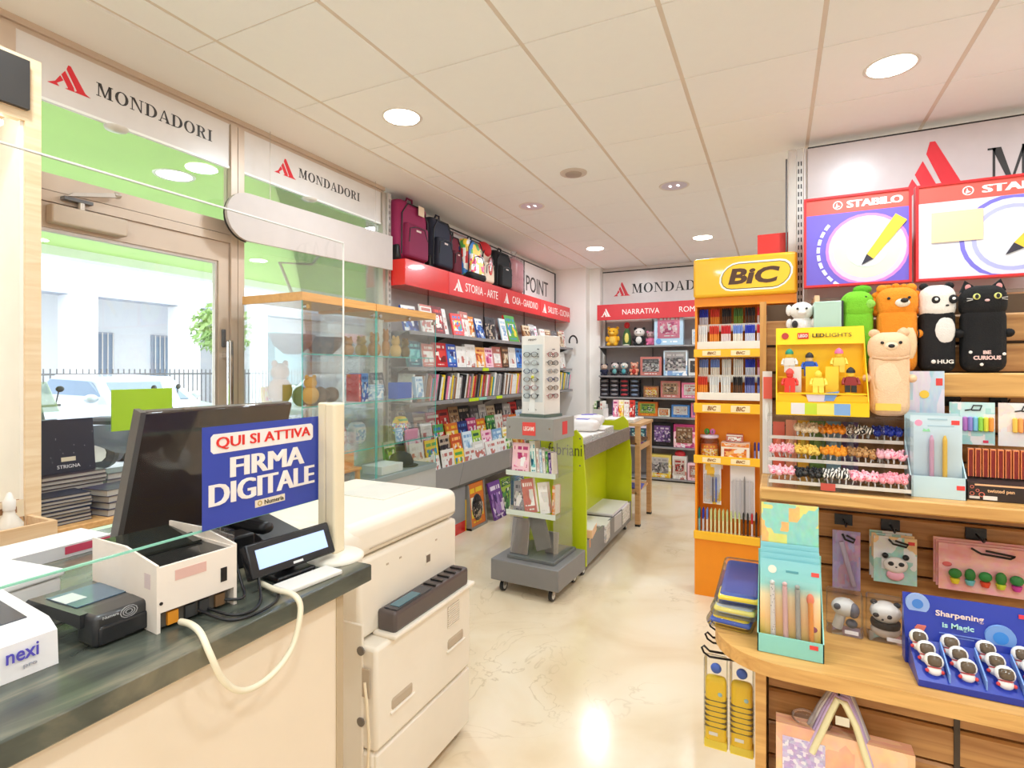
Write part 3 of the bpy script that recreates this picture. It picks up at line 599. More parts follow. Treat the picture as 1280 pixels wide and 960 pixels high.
for y, h, w, m, lb in ((2.66, .12, .045, TAN, 'small wooden bear figure on top shelf against cabinet side'), (2.78, .13, .05, mk('honey_wood', rgb(190, 160, 70), .6), 'honey coloured bear figure on top shelf of glass cabinet'), (2.91, .16, .055, TAN, 'broad wooden bear figure on top shelf of glass cabinet'),
                     (3.03, .19, .036, TAN, 'tall slim wooden figure on top shelf of glass cabinet'), (3.14, .15, .05, mk('cream_wood', rgb(226, 196, 130), .6), 'cream coloured rounded figure on top shelf of glass cabinet'), (3.25, .14, .045, mk('olive_wood', rgb(120, 100, 50), .7), 'olive brown figure at end of glass cabinet top shelf')):
    put('wooden_figure', lb, 'figurine', figure(m, h, w), y, 1.541, .2)
put('wooden_figure', 'large brown wooden figure on middle shelf of cabinet beside the mullion', 'figurine', figure(mk('brown_wood', rgb(176, 128, 76), .6), .24, .075), 2.22, 1.257, .3); put('wooden_figure', 'yellowish wooden figure next to the large brown one', 'figurine', figure(mk('straw_wood', rgb(214, 170, 90), .6), .16, .055), 2.31, 1.257, .16)
rk = MB(mk('slate', rgb(110, 112, 110), .85, bump=.5, bs=30))
for k in range(7): rk.ell((-.12 + k * .04, RR.uniform(-.03, .03), .03 + RR.random() * .03), (.045, .05, .035 + RR.random() * .03), 8, 6)
put('stone_ornament', 'grey rough stone ornament on middle shelf of glass cabinet', 'ornament', rk, 2.485, 1.257, .28)
book('red spined book standing on middle shelf of glass cabinet', .02, .17, .1, 'red', (-2.30, 2.60, 1.257), R(90), pages=False); book('dark blue book standing on middle shelf of glass cabinet', .06, .175, .1, 'blue', (-2.30, 2.625, 1.257), R(90), pages=False)
def carton(label, w, d, h, col, loc, rz=0, name='box', cat='box', sc=4, group=None, rx=0):
    t = E(name, label, cat, loc, rz, group, rx); part('carton', MB(CV(col, sc) if col in PAL else col).rb(0, w, 0, d, 0, h, .002, 1), t)
    part('lid_flap', MB(CV(col, sc) if col in PAL else col).box(.002, w - .002, -.0008, 0.0, h * .78, h - .003), t); return t
carton('pale blue box on middle shelf at joint of the glass cabinets', .15, .1, .10, 'pale blue', (-2.32, 2.71, 1.257), R(90)); carton('bright blue box on middle shelf of glass cabinet by book shelves', .16, .08, .11, K(30, 90, 190), (-2.30, 2.98, 1.257), R(90))
book('grey tilted book on middle shelf behind the bright blue box', .14, .17, .015, 'grey', (-2.50, 2.98, 1.27), R(90), R(-14)); book('pale blue box book at end of cabinet middle shelf', .09, .15, .03, 'pale blue', (-2.30, 3.20, 1.257), R(90), R(-6))
book('yellow picture book standing on middle shelf of cabinet by mullion', .12, .1, .02, 'yellow', (-2.60, 2.16, 1.257), R(90), R(-5))
carton('pink price card box on lower shelf of glass cabinet', .13, .02, .07, K(226, 150, 180), (-2.275, 3.05, .973), R(90), 'price_card', 'card'); book('pale blue small card standing on lower cabinet shelf', .07, .09, .01, 'pale blue', (-2.275, 2.94, .973), R(90), R(-6), pages=False)
for k, (y, c) in enumerate(((2.30, 'white'), (2.45, 'teal'), (2.58, 'white'), (2.76, 'pale blue'), (3.22, 'multicoloured'))):
    o = put('gift_bag', '%s glittery wrapped gift bag on lower cabinet shelf%s' % (c, (' by the mullion', '', ' at cabinet side', ' next to small card', ' by the book shelves')[k]), 'bag', MB(CV(c, 7)).ell((0, 0, .07), (.06, .05, .075), 10, 7, .7), y, .973, .22)
    part('bow', MB(FILM).ell((0, 0, .16), (.045, .03, .03), 8, 6).ell((-.03, 0, .19), (.02, .012, .04), 8, 6).ell((.03, 0, .19), (.02, .012, .04), 8, 6), o)
t = E('toy_bench', 'orange wooden toy bench on floor of glass cabinet', 'toy', (-2.32, 2.42, .776), R(90))
part('back', MB(WTRIM).rb(0, .22, .05, .065, .06, .18, .02), t); part('seat', MB(WTRIM).rb(.01, .21, -.02, .05, .06, .08, .006), t)
for x in (.03, .19): part('leg', MB(WTRIM).cyl((x, .0, 0), (x, .0, .062), .016), t)
carton('white flat box on floor of glass cabinet', .22, .16, .055, K(236, 238, 240), (-2.27, 2.78, .776), R(90))
o = put('cap', 'dark navy cap lying on floor of glass cabinet', 'cap', MB(mk('navy_cloth', rgb(36, 40, 58), .9)).lathe([(.085, 0), (.088, .03), (.07, .075), (.03, .095), (.0001, .098)], n=18), 3.15, .776, .16); part('visor', MB(MC['navy_cloth']).prismz([(.07 * math.cos(a) * 1.1, -.05 - .08 * math.sin(a)) for a in [math.pi * k / 10 for k in range(11)]], .002, .008), o)
book('green leaflet box leaning on floor of cabinet by book shelves', .12, .15, .02, 'green', (-2.56, 3.18, .776), R(90), R(-8))
# ---------------------------------------------------------------- long book shelf wall
BX = -2.86; SH = E('book_shelf_wall', 'long grey steel book shelving with red lettered header along the wall', 'shelving', (BX, 3.49, 0), R(90))
BAYS = [(0, .63), (.63, 1.67), (1.67, 2.72), (2.72, 3.79)]
BACK = mk('back_panel_grey', rgb(176, 168, 166), .6)
for a, b in BAYS:
    part('back_panel', MB(BACK).box(a + .006, b - .006, -.02, 0, .1, 2.13), SH)
    for z, d in ((1.765, .29), (1.478, .28), (1.19, .29)):
        s_ = part('shelf', MB(GREY).box(a + .004, b - .004, -d, -.022, z - .006, z).box(a + .004, b - .004, -d, -d + .012, z - .03, z - .006), SH)
        part('bracket', MB(DGREY).prismx([(-.022, z - .006), (-d + .03, z - .006), (-.022, z - .09)], a + .004, a + .008), s_); part('bracket', MB(DGREY).prismx([(-.022, z - .006), (-d + .03, z - .006), (-.022, z - .09)], b - .008, b - .004), s_)
    part('bin_front', MB(mk('bin_grey', rgb(168, 166, 170), .4)).prismx([(-.34, .44), (-.352, .44), (-.40, .645), (-.388, .645)], a + .003, b - .003), SH)
    for i in range(4): part('bin_step', MB(GREY).box(a + .004, b - .004, -.335 + i * .078, -.262 + i * .078, .50 + i * .11, .506 + i * .11), SH)
    part('bin_rail', MB(DGREY).box(a + .003, b - .003, -.345, -.02, .415, .438), SH)
for x in (0, .63, 1.67, 2.72, 3.79):
    part('upright', MB(DGREY).box(x - .005, x + .005, -.03, -.005, 0, 2.83), SH)
part('end_panel', MB(mk('bin_grey2', rgb(160, 158, 162), .45)).box(.0, .76, -.335, -.31, .10, .415), SH); part('kick_board', MB(RED).box(0, .76, -.335, -.315, 0, .10), SH)
part('kick_edge', MB(YELLOW).box(.76, .775, -.337, -.31, 0, .28), SH)
hd = part('header', MB(RED).box(0, 3.80, -.24, -.02, 2.126, 2.33), SH, label='red header box')
for a, b in BAYS[1:]: part('header_panel', MB(mk('header_red_matt', rgb(216, 50, 52), .4)).box(a + .003, b - .003, -.2425, -.24, 2.128, 2.328), hd)
for m0, m1, w0, w1, s_ in ((.714, .875, .92, 1.58, 'STORIA - ARTE'), (1.728, 1.85, 1.93, 2.64, 'CASA - GIARDINO'), (2.794, 2.93, 2.98, 3.77, 'SALUTE - CUCINA')):
    amark(hd, m0, m1, 2.175, 2.285, -.2425, TXTW); tx(s_, hd, w0, w1, 2.19, 2.27, -.2425, TXTW)
bk = part('back_sign', MB(SIGNW).box(.02, 3.79, -.015, 0, 2.335, 2.82).use(BLACK).box(.02, 3.79, -.018, 0, 2.82, 2.835).box(3.78, 3.79, -.018, 0, 2.335, 2.82), SH)
tx('POINT', bk, 2.80, 3.53, 2.46, 2.66, -.015, INK, fat=.008); tx('STORE', bk, 1.85, 2.66, 2.46, 2.66, -.015, INK, fat=.008)
for x in (.1, .8): part('steel_tube', MB(CHROME).cyl((x, -.03, 2.80), (x + .5, -.03, 2.80), .008, n=8), SH)
SN = {1.765: 'first shelf under the red header', 1.478: 'second shelf under the red header', 1.19: 'third shelf under the red header'}
def wy(y): return y           # world y
ROW = []
def lbook(y, z, d, w, h, t, col, lean=10, sc=3.6, kind='book', place='', band=None, turn=0):
    return book('%s %s facing out on %s' % (col, kind, place), w, h, t, col, (BX + d, y, z), R(90 + turn), R(-lean), group='books on ' + place, band=band, sc=sc)
# first shelf: faced covers
y = 3.52; F1 = ['blue', 'white', 'red', 'white', 'multicoloured', 'white', 'orange', 'blue', 'black', 'grey', 'pale blue', 'multicoloured', 'brown', 'brown', 'grey', 'pink', 'white', 'brown', 'black', 'grey', 'brown', 'white', 'black', 'grey', 'red', 'brown']
for k, c in enumerate(F1):
    w = RR.uniform(.13, .17) + (.06 if k == 11 else 0); h = RR.uniform(.19, .24) + (.07 if k == 11 else 0)
    if y + w > 7.24: break
    ROW.append(lbook(y, 1.768, .27 if k % 3 else .22, w, h, RR.uniform(.012, .03), c, RR.uniform(8, 16), place=SN[1.765], band=PAL[c][2] if k % 4 == 1 else None, turn=RR.uniform(-8, 4))); y += w + RR.uniform(.0, .02)
rowlabels(ROW, '%%s book, %%s on %s' % SN[1.765], F1); ROW = []
y = 3.52; F2 = ['teal', 'white', 'red', 'blue', 'white', 'white', 'orange', 'pink', 'white', 'brown', 'white', 'blue', 'white', 'red', 'grey', 'white', 'green', 'black', 'white', 'pink', 'grey']
for k, c in enumerate(F2):
    w = RR.uniform(.15, .21); h = RR.uniform(.19, .225)
    if y + w > 7.24: break
    ROW.append(lbook(y, 1.481, .255, w, h, RR.uniform(.02, .035), c, RR.uniform(4, 9), sc=2.2, place=SN[1.478])); y += w + RR.uniform(0, .012)
rowlabels(ROW, '%%s book, %%s on %s' % SN[1.478], F2)
part('price_strip', MB(mk('label_lime', rgb(196, 224, 30), .5)).box(1.18, 1.30, -.285, -.281, 1.445, 1.475), SH); part('price_strip', MB(MC['label_lime']).box(.9, 1.08, -.296, -.292, 1.16, 1.19), SH); part('price_strip', MB(MC['label_lime']).box(1.45, 1.58, -.296, -.292, 1.16, 1.19), SH)
part('price_strip', MB(mk('label_aqua', rgb(150, 210, 190), .5)).box(1.09, 1.24, -.296, -.292, 1.165, 1.19), SH)
# third shelf: spines
def spines(y, y1, z, d, place, hs=(.19, .235), ts=(.014, .034), cols=('brown', 'red', 'white', 'grey', 'white', 'orange', 'black', 'teal', 'pink', 'white', 'yellow', 'grey', 'brown', 'grey', 'white', 'brown', 'grey', 'black'), lean=6):
    os_, cs_ = [], []
    while y < y1:
        t = RR.uniform(*ts); c = RR.choice(cols); h = RR.uniform(*hs); dp = RR.uniform(.13, .16)
        # spine faces the aisle: book turned so that its left edge looks out
        cs_.append(c); os_.append(book('%s spined paperback standing on %s' % (c, place), dp, h, t, c, (BX + d, y + t, z), R(180), group='paperbacks on ' + place, pages=False, sc=5, ry=R(-2 - RR.random() * 3), rx=R(lean)))
        y += t + .004
    rowlabels(os_, '%%s paperback, %%s on %s' % place, cs_)
spines(3.53, 7.22, 1.193, .26, SN[1.19], lean=7)
# magazine bins: spines at the back, covers in steps
MAGS = ['white', 'orange', 'multicoloured', 'yellow', 'white', 'pink', 'blue', 'orange', 'white', 'green', 'multicoloured', 'yellow', 'red', 'white', 'pale blue', 'pink', 'black']
for i in range(4):
    y = 3.54 + i * .04; os_, cs_ = [], []
    while y < (6.9 if i < 3 else 7.1):
        w = RR.uniform(.16, .21); h = RR.uniform(.22, .27); c = MAGS[RR.randrange(len(MAGS))] if i < 3 else RR.choice(['black', 'grey', 'black', 'brown', 'purple', 'red'])
        cs_.append(c); os_.append(book('%s %s in step %d of the magazine bins' % (c, 'cover magazine' if i < 3 else 'cover comic', i + 1), w, h, RR.uniform(.006, .014), c, (BX + .325 - i * .078, y, .508 + i * .11), R(90 + RR.uniform(-5, 5)), R(-RR.uniform(8, 13)), group='magazines in step %d of the bins' % (i + 1), name='magazine', cat='magazine', pages=False, sc=3.4 + .6 * (i % 2)))
        y += w + RR.uniform(.004, .02)
    rowlabels(os_, '%%s magazine, %%s on %s bin step' % ('lowest', 'second', 'third', 'highest')[i], cs_)
# goods on the floor under the bins
def bagpack(label, w, h, d, col, loc, rz, rx): 
    t = E('toy_pack', label, 'toy pack', loc, rz, rx=rx); part('tray', MB(mk('tray_grey', rgb(150, 146, 140), .5)).box(0, w, 0, d, 0, .02).box(0, .012, 0, d, 0, h).box(w - .012, w, 0, d, 0, h), t)
    part('card', MB(CV(col, 4)).rb(.012, w - .012, .01, d - .01, .02, h, .006), t); part('window', MB(CV('black', 8)).ell((w / 2, .01, h * .45), (w * .32, .02, h * .3)), t)
bagpack('yellow and black toy pack standing on floor under the magazine bins', .30, .41, .09, 'yellow', (-2.47, 4.27, 0), R(90), R(-5)); 
book('purple toy board leaning against the bins on the floor', .24, .36, .02, 'purple', (-2.43, 4.66, 0.002), R(90), R(-14), name='game_board', cat='board game')
carton('green board game box standing on floor beside the purple board', .22, .06, .33, 'green', (-2.52, 4.96, 0), R(90), cat='game'); carton('blue game box standing on floor farther along under the bins', .24, .07, .30, 'blue', (-2.52, 5.3, 0), R(90), cat='game'); carton('red game box standing on floor under the bins by the tower', .24, .07, .28, 'red', (-2.52, 5.7, 0), R(90), cat='game')
# ---------------------------------------------------------------- backpacks on the header
def backpack(label, y, w, h, d, cm, pm, kind=0, tilt=0, name='backpack', fit=None):
    t = E(name, label, 'backpack', (BX + .03 + d, y, 2.331), R(90), 'school bags on the red header', rx=R(tilt))
    b = MB(cm); b.rb(0, w, .02, d, .015 if kind == 1 else 0, h, min(w, d) * .33, 4); part('body', b, t)
    part('front_pocket', MB(pm).rb(w * .12, w * .88, -.02, .05, h * .06, h * .62, .028, 3), t)
    z = MB(BLACK); z.tube([(w * .06, .022, h * .1), (w * .06, .016, h * .75), (w * .25, .016, h * .94), (w * .75, .016, h * .94), (w * .94, .016, h * .75), (w * .94, .022, h * .1)], .006); part('zip', z, t)
    part('pocket_zip', MB(BLACK).tube([(w * .18, -.02, h * .3), (w * .2, -.022, h * .52), (w * .4, -.022, h * .57), (w * .7, -.022, h * .57), (w * .82, -.02, h * .4)], .004), t)
    part('top_handle', MB(pm if kind else BLACK).tube([(w * .38, d * .5, h - .01), (w * .42, d * .45, h + .035), (w * .58, d * .45, h + .035), (w * .62, d * .5, h - .01)], .009), t)
    part('badge', MB(K(220, 200, 190)).box(w * .42, w * .58, -.0215, -.02, h * .5, h * .53), t)
    if kind == 1:
        for x in (.0, w - .03): 
            wv = part('wheel', MB(BLACK).cyl((x, d * .55, .035), (x + .03, d * .55, .035), .034, n=16), t); part('wheel_hub', MB(ALU).cyl((x - .002, d * .55, .035), (x + .032, d * .55, .035), .016, n=10), wv)
        part('wheel_guard', MB(BLACK).rb(-.004, .05, d * .2, d, .0, .13, .02), t)
    return t
MAG = mk('magenta_nylon', rgb(150, 32, 84), .75, noise=.12, ns=200); NAV = mk('navy_nylon', rgb(36, 38, 56), .75, noise=.12, ns=200); BLN = mk('black_nylon', rgb(24, 22, 24), .8)
bp = backpack('magenta wheeled school trolley bag at end of the red header', 3.50, .40, .50, .17, MAG, mk('magenta_nylon_dark', rgb(132, 26, 72), .75), 1); part('paper_tag', MB(K(240, 215, 185)).box(.22, .30, -.004, .0, .40, .48), bp)
backpack('dark navy wheeled bag standing between magenta trolley and patterned bags', 3.95, .33, .47, .17, NAV, mk('navy_nylon_dark', rgb(30, 32, 48), .75), 1)
backpack('burgundy small bag behind the colourful round bag', 4.30, .19, .39, .13, mk('burgundy', rgb(110, 30, 48), .8), mk('burgundy2', rgb(96, 24, 40), .8))
bp = backpack('bag with pink, yellow and white print and dark base on red header', 4.50, .32, .40, .2, cover('bag_print', PAL['multicoloured'], 4, lines=False), cover('bag_print_pink', [(236, 40, 110), (250, 240, 240), (245, 200, 60), (240, 240, 235)], 3.0, lines=False)); part('base', MB(BLN).rb(.01, .31, -.03, .2, 0, .07, .03), bp)
bp = backpack('white bag with red hood and drawn figure on the red header', 4.86, .26, .38, .15, mk('offwhite_cloth', rgb(236, 214, 190), .8), mk('offwhite_cloth2', rgb(240, 222, 200), .8)); part('hood', MB(mk('red_cloth', rgb(200, 34, 40), .7)).ell((.13, .07, .37), (.12, .08, .09)), bp); part('print', MB(CV('red', 5)).ell((.13, -.02, .2), (.05, .006, .1)), bp)
backpack('plain black backpack with small white badge on the red header', 5.16, .36, .42, .17, BLN, mk('black_nylon2', rgb(30, 28, 30), .8))
o = thing('wrapped_bag', 'pink bag in clear plastic wrap beside the lettered back sign', 'bag', MB(mk('pink_wrap', rgb(214, 150, 156), .35, noise=.2)).rb(0, .30, .0, .16, 0, .40, .07, 4), (BX + .20, 5.56, 2.331), R(90))
part('wrap', MB(FILM).rb(-.012, .312, -.012, .172, .0, .43, .08, 3), o); part('twist', MB(FILM).lathe([(.05, .42), (.015, .45), (.04, .49)], (.15, .08, 0), n=10), o)
# ================================================================ COUNTER
def stone():
    m = bpy.data.materials.new('counter_stone'); m.use_nodes = True; N = m.node_tree.nodes; L = m.node_tree.links; b = N['Principled BSDF']; b.inputs['Roughness'].default_value = .22
    tc = N.new('ShaderNodeTexCoord'); mp = N.new('ShaderNodeMapping'); mp.inputs['Scale'].default_value = (7, 1.6, 4); mp.inputs['Rotation'].default_value = (0, 0, R(-38)); L.new(tc.outputs['Object'], mp.inputs[0])
    n = N.new('ShaderNodeTexNoise'); n.inputs['Scale'].default_value = 2.2; n.inputs['Detail'].default_value = 7; n.inputs['Distortion'].default_value = .9; L.new(mp.outputs[0], n.inputs['Vector'])
    r = N.new('ShaderNodeValToRGB'); e = r.color_ramp.elements; e[0].position = .38; e[0].color = rgb(64, 68, 62) + (1,); e[1].position = .72; e[1].color = rgb(140, 132, 110) + (1,); x = e.new(.55); x.color = rgb(88, 92, 82) + (1,)
    L.new(n.outputs[0], r.inputs[0]); L.new(r.outputs[0], b.inputs['Base Color']); return m
CT = E('sales_counter', 'long cream sales counter with dark veined stone top', 'counter', (-1.2, .2, 0))
part('top', MB(stone()).rb(-.52, .355, -1.2, .80, .962, 1.0, .003, 1), CT)
PNL = mk('counter_cream', rgb(238, 222, 200), .5, noise=.02)
part('front_panel', MB(PNL).box(.305, .325, -1.19, .735, .08, .962), CT); part('end_panel', MB(PNL).box(-.5, .305, .715, .735, .0, .962), CT); part('end_panel', MB(PNL).box(-.5, .305, -1.19, -1.17, .0, .962), CT)
part('plinth', MB(DGREY).box(.28, .30, -1.17, .715, 0, .08), CT); part('inner_shelf', MB(PNL).box(-.5, .305, -1.17, .715, .5, .52), CT)
part('edge_trim', MB(K(190, 170, 140)).box(.325, .328, .715, .735, .08, .962), CT)
# white card terminal
t = E('card_terminal_dock', 'white card terminal dock with purple lettering on the counter', 'card terminal', (-.998, .266, 1.0005), R(88))
TW = mk('terminal_white', rgb(240, 236, 236), .35)
part('body', MB(TW).prismx([(0, 0), (.004, .052), (.03, .066), (.20, .078), (.20, 0)], 0, .185), t); part('screen', MB(K(70, 74, 84, .12)).prismx([(.05, .0672), (.18, .0768), (.18, .0785), (.05, .069)], .02, .165), t)
tx('nexi', t, .122, .160, .026, .046, -.0005, K(90, 80, 190), bold=.01, slope=0); tx('pro', t, .142, .158, .012, .018, -.0005, K(170, 170, 180)); part('foot', MB(BLACK).box(.03, .15, .01, .1, -.0004, 0.0), t)
# black card terminal
t = E('card_terminal', 'black card terminal with angled reader lying on the counter', 'card terminal', (-.985, .496, 1.0005), R(89))
BP = mk('terminal_black', rgb(46, 46, 48), .3, coat=.3)
part('body', MB(BP).rb(.0, .098, .0, .055, 0, .052, .007).prismx([(.03, .030), (.03, .052), (.20, .046), (.215, .036), (.20, .030)], -.006, .104), t)
part('screen', MB(K(84, 110, 130, .08)).prismx([(.07, .0507), (.17, .047), (.17, .0485), (.07, .0522)], .008, .09), t); part('glass_strip', MB(K(210, 214, 216, .1)).prismx([(.105, .0505), (.155, .0487), (.155, .0497), (.105, .0515)], .008, .04), t)
part('front_lip', MB(mk('terminal_gloss', rgb(40, 40, 42), .12)).rb(.006, .092, -.004, .01, .003, .034, .004), t)
cl = MB(K(170, 170, 172))
for k in range(3): ring_arc(cl, .052, .043, (.006 + .004 * k, .004 + .003 * k), (.0045 + .004 * k, .003 + .003 * k), -.0006, 0.0, 0, 2 * math.pi, 12)
part('contactless_mark', cl, t); tx('Numera', t, .012, .036, .044, .0485, -.0004, K(190, 190, 190))
# receipt printer
t = E('receipt_printer', 'white boxy receipt printer with black open top and cables', 'printer', (-.948, .572, 1.0005), R(85))
PW = mk('printer_white', rgb(240, 228, 216), .45)
b = MB(PW).box(0, .006, 0, .235, 0, .112).box(.138, .144, 0, .235, 0, .112).box(.006, .138, 0, .006, .034, .112).box(.006, .138, .229, .235, 0, .112).box(.006, .138, .006, .229, .034, .038)
b.prismx([(0, .112), (.235, .112), (.235, .128), (.11, .132), (0, .116)], 0, .004).prismx([(0, .112), (.235, .112), (.235, .128), (.11, .132), (0, .116)], .14, .144)
part('housing', b, t); part('paper_bay', MB(mk('bay_black', rgb(38, 38, 36), .15)).box(.006, .138, .006, .229, .100, .106), t)
part('bay_lid', MB(mk('bay_glass', rgb(44, 46, 40), .08)).prismx([(.10, .107), (.228, .118), (.228, .122), (.10, .111)], .01, .134), t)
part('rating_plate', MB(K(222, 180, 170)).box(.03, .085, -.0006, 0, .082, .10), t); part('switch', MB(BLACK).box(.112, .124, -.001, 0, .052, .078), t)
part('side_sticker', MB(K(214, 196, 196)).box(-.0006, 0, .02, .04, .072, .098), t); part('port_block', MB(mk('ports', rgb(90, 84, 76), .5)).box(.012, .132, .012, .05, .004, .032), t)
for x, c in ((.03, (230, 150, 40)), (.06, (60, 60, 60)), (.085, (60, 60, 60)), (.115, (120, 90, 60))): part('port', MB(K(*c)).box(x - .009, x + .009, .006, .012, .006, .028), t)
part('screw', MB(BLACK).cyl((.007, -.001, .05), (.007, .001, .05), .003, n=8), t)
# cables
def cable(label, pts, r, m, name='cable'):
    ps = [Vector(p) for p in pts]; out = []
    for i in range(len(ps) - 1):
        p0, p1, p2, p3 = ps[max(i - 1, 0)], ps[i], ps[i + 1], ps[min(i + 2, len(ps) - 1)]
        for k in range(6):
            s = k / 6; out.append(.5 * ((2 * p1) + (p2 - p0) * s + (2 * p0 - 5 * p1 + 4 * p2 - p3) * s * s + (3 * p1 - p0 - 3 * p2 + p3) * s ** 3))
    return thing(name, label, 'cable', MB(m).tube(out + [ps[-1]], r, 8))
cable('thick cream cable hanging in a loop over the counter edge', [(-.935, .605, 1.012), (-.90, .60, 1.016), (-.862, .592, 1.012), (-.832, .588, .985), (-.826, .607, .935), (-.826, .645, .898), (-.826, .70, .895), (-.826, .75, .925), (-.828, .772, .985), (-.845, .772, 1.012), (-.90, .775, 1.012), (-.96, .79, 1.01)], .0055, mk('cable_cream', rgb(236, 226, 200), .5))
for k, (lb, pts) in enumerate((('thin black cable trailing from printer to display along counter edge', [(-.94, .66, 1.012), (-.89, .67, 1.006), (-.875, .70, 1.004), (-.90, .74, 1.004), (-.94, .77, 1.02), (-.97, .79, 1.06)]),
                               ('black cable looping forward of the printer ports', [(-.945, .645, 1.014), (-.88, .655, 1.005), (-.86, .69, 1.004), (-.87, .75, 1.004), (-.92, .80, 1.006)]),
                               ('black cable rising behind the customer display', [(-.95, .69, 1.016), (-.93, .725, 1.01), (-.97, .75, 1.03), (-1.02, .76, 1.09), (-1.06, .74, 1.12), (-1.12, .70, 1.10)]),
                               ('thin grey cable lying across counter beside the display base', [(-.89, .80, 1.004), (-.88, .84, 1.004), (-.93, .9, 1.004), (-1.0, .92, 1.004), (-1.1, .9, 1.004)]),
                               ('black cable along the counter behind the white tray', [(-1.20, .46, 1.02), (-1.16, .56, 1.006), (-1.2, .66, 1.006), (-1.25, .75, 1.006)]))):
    cable(lb, pts, .0028 if k != 3 else .002, BLACK if k != 3 else K(120, 120, 118))
# customer display
t = E('customer_display', 'black customer display with pale blue screen on short stand', 'display', (-.955, .87, 1.0005), R(84))
part('base', MB(BLACK).rb(-.05, .045, -.02, .07, 0, .012, .004), t); part('neck', MB(BLACK).rb(-.02, .02, .015, .04, .012, .05, .005), t)
s_ = part('screen_case', MB(mk('display_black', rgb(34, 34, 38), .25)).rb(-.108, .100, -.012, .012, -.036, .036, .004), t, (0, .005, .055), (R(-24), 0, 0))
part('screen', MB(mk('lcd_blue', rgb(170, 195, 240), .3, em=.55)).box(-.09, .082, -.0128, -.012, -.020, .020), s_); part('maker_badge', MB(K(220, 220, 220)).box(-.012, .012, -.0128, -.012, -.031, -.026), s_)
thing('paper_pad', 'small white flat pad lying on counter beside the display', 'pad', MB(K(236, 232, 224)).rb(-.028, .028, -.075, .06, 0, .010, .003), (-.895, .865, 1.0005), R(-6))
# post with plexiglass screen and the sign stuck on it
t = E('screen_post', 'cream upright post on round foot at counter end', 'post', (-.952, .995, 1.0005))
part('foot', MB(CREAM).lathe([(.066, 0), (.066, .006), (.058, .011), (.02, .014), (.0001, .0145)], n=32), t)
part('post', MB(mk('post_cream', rgb(236, 222, 192), .45)).rb(-.020, .012, -.016, .020, .012, .372, .006).rb(-.046, -.022, -.012, .004, .012, .372, .004), t)
t = E('plexiglass_screen', 'clear plexiglass counter screen held by cream post', 'screen', (-1.006, .06, 1.118), R(90))
part('sheet', MB(PLX).box(0, 1.02, .0, .004, 0.02, .66), t); part('sheet_edge', MB(mk('plexi_edge', rgb(150, 214, 190), .2)).box(0, 1.02, -.0004, .0044, 0.0165, .02), t); part('sheet_edge', MB(mk('plexi_top', rgb(240, 240, 238), .2)).box(0, 1.02, -.0004, .0044, .66, .663), t); part('sheet_edge', MB(MC['plexi_top']).box(1.02, 1.022, 0, .004, .02, .66), t)
part('foot', MB(ACR).box(.2, .206, -.05, .05, -.1072, .02), t); part('foot', MB(ACR).box(.66, .666, -.05, .05, -.1072, .02), t)
t = E('notice_sheet', 'blue printed notice sheet stuck to the plexiglass screen', 'notice', (-1.0008, .690, 1.137), R(90), sc=(.977, 1, .97))
NB2 = mk('notice_blue', rgb(58, 76, 172), .3, noise=.12, ns=6)
part('sheet', MB(NB2).box(0, .305, .0, .0006, 0, .208), t)
part('white_box', MB(K(244, 236, 232)).prism([(.018, .158), (.024, .152), (.281, .152), (.287, .158), (.287, .186), (.281, .192), (.024, .192), (.018, .186)], -.0006, 0), t)
tx('QUI SI ATTIVA', t, .03, .277, .159, .185, -.0006, K(226, 50, 44), fat=.012); tx('FIRMA', t, .064, .256, .098, .140, -.0002, TXTW, fat=.042); tx('DIGITALE', t, .016, .288, .045, .090, -.0002, TXTW, fat=.042)
part('maker_strip', MB(K(236, 222, 200)).box(.122, .202, -.0006, 0, .020, .036), t); tx('Numeria', t, .146, .198, .023, .033, -.0007, K(80, 70, 50)); ml = MB(K(190, 160, 90)); ring_arc(ml, .134, .028, (.006, .006), (.0035, .0035), -.0012, -.0006, 0, 6.283, 12); part('maker_mark', ml, t)
# monitor seen from behind
t = E('till_monitor', 'large dark glossy till monitor leaning over the counter', 'monitor', (-1.30, .89, 1.0005), R(90))
s_ = part('panel', MB(mk('monitor_gloss', rgb(66, 56, 52), .06, coat=.8)).rb(-.2, .2, -.008, .014, 0, .325, .005), t, (0, .0, .052), (R(17), 0, 0)); part('bezel', MB(K(96, 92, 90, .3)).box(-.2015, -.19, -.010, .016, -.001, .326), s_)
part('stand', MB(BLACK).rb(-.06, .06, .0, .05, .01, .12, .01), t); part('base', MB(BLACK).rb(-.11, .11, -.04, .14, 0, .012, .004), t)
thing('card_box', 'black card box standing behind the receipt printer', 'box', MB(BLACK).rb(0, .09, 0, .06, 0, .075, .006), (-1.10, .79, 1.0005), R(80)); 
t = E('desk_phone', 'black desk phone resting behind the customer display', 'phone', (-1.075, .90, 1.0005), R(90)); part('base', MB(BLACK).prismx([(0, 0), (0, .03), (.16, .07), (.16, 0)], 0, .13), t); part('handset', MB(BLACK).rb(.005, .045, .02, .15, .055, .085, .014), t)
t = E('cash_tray', 'white flat cash drawer box lying at the counter side', 'cash drawer', (-1.22, .12, 1.0005), R(97)); part('case', MB(K(236, 232, 228)).rb(0, .47, 0, .22, 0, .04, .006), t); part('lid', MB(K(244, 242, 240)).rb(-.004, .474, -.004, .22, .042, .056, .004), t); part('socket', MB(DGREY).box(.30, .325, -.001, 0, .012, .026), t)
t = E('label_tray', 'pale open tray with pink label strip behind the monitor', 'tray', (-1.52, .35, 1.0005), R(92)); part('tray', MB(K(240, 236, 238)).box(0, .5, 0, .2, 0, .012).box(0, .5, 0, .01, .012, .03), t); part('label_strip', MB(K(226, 80, 110)).box(.36, .47, -.001, 0, .008, .026), t)
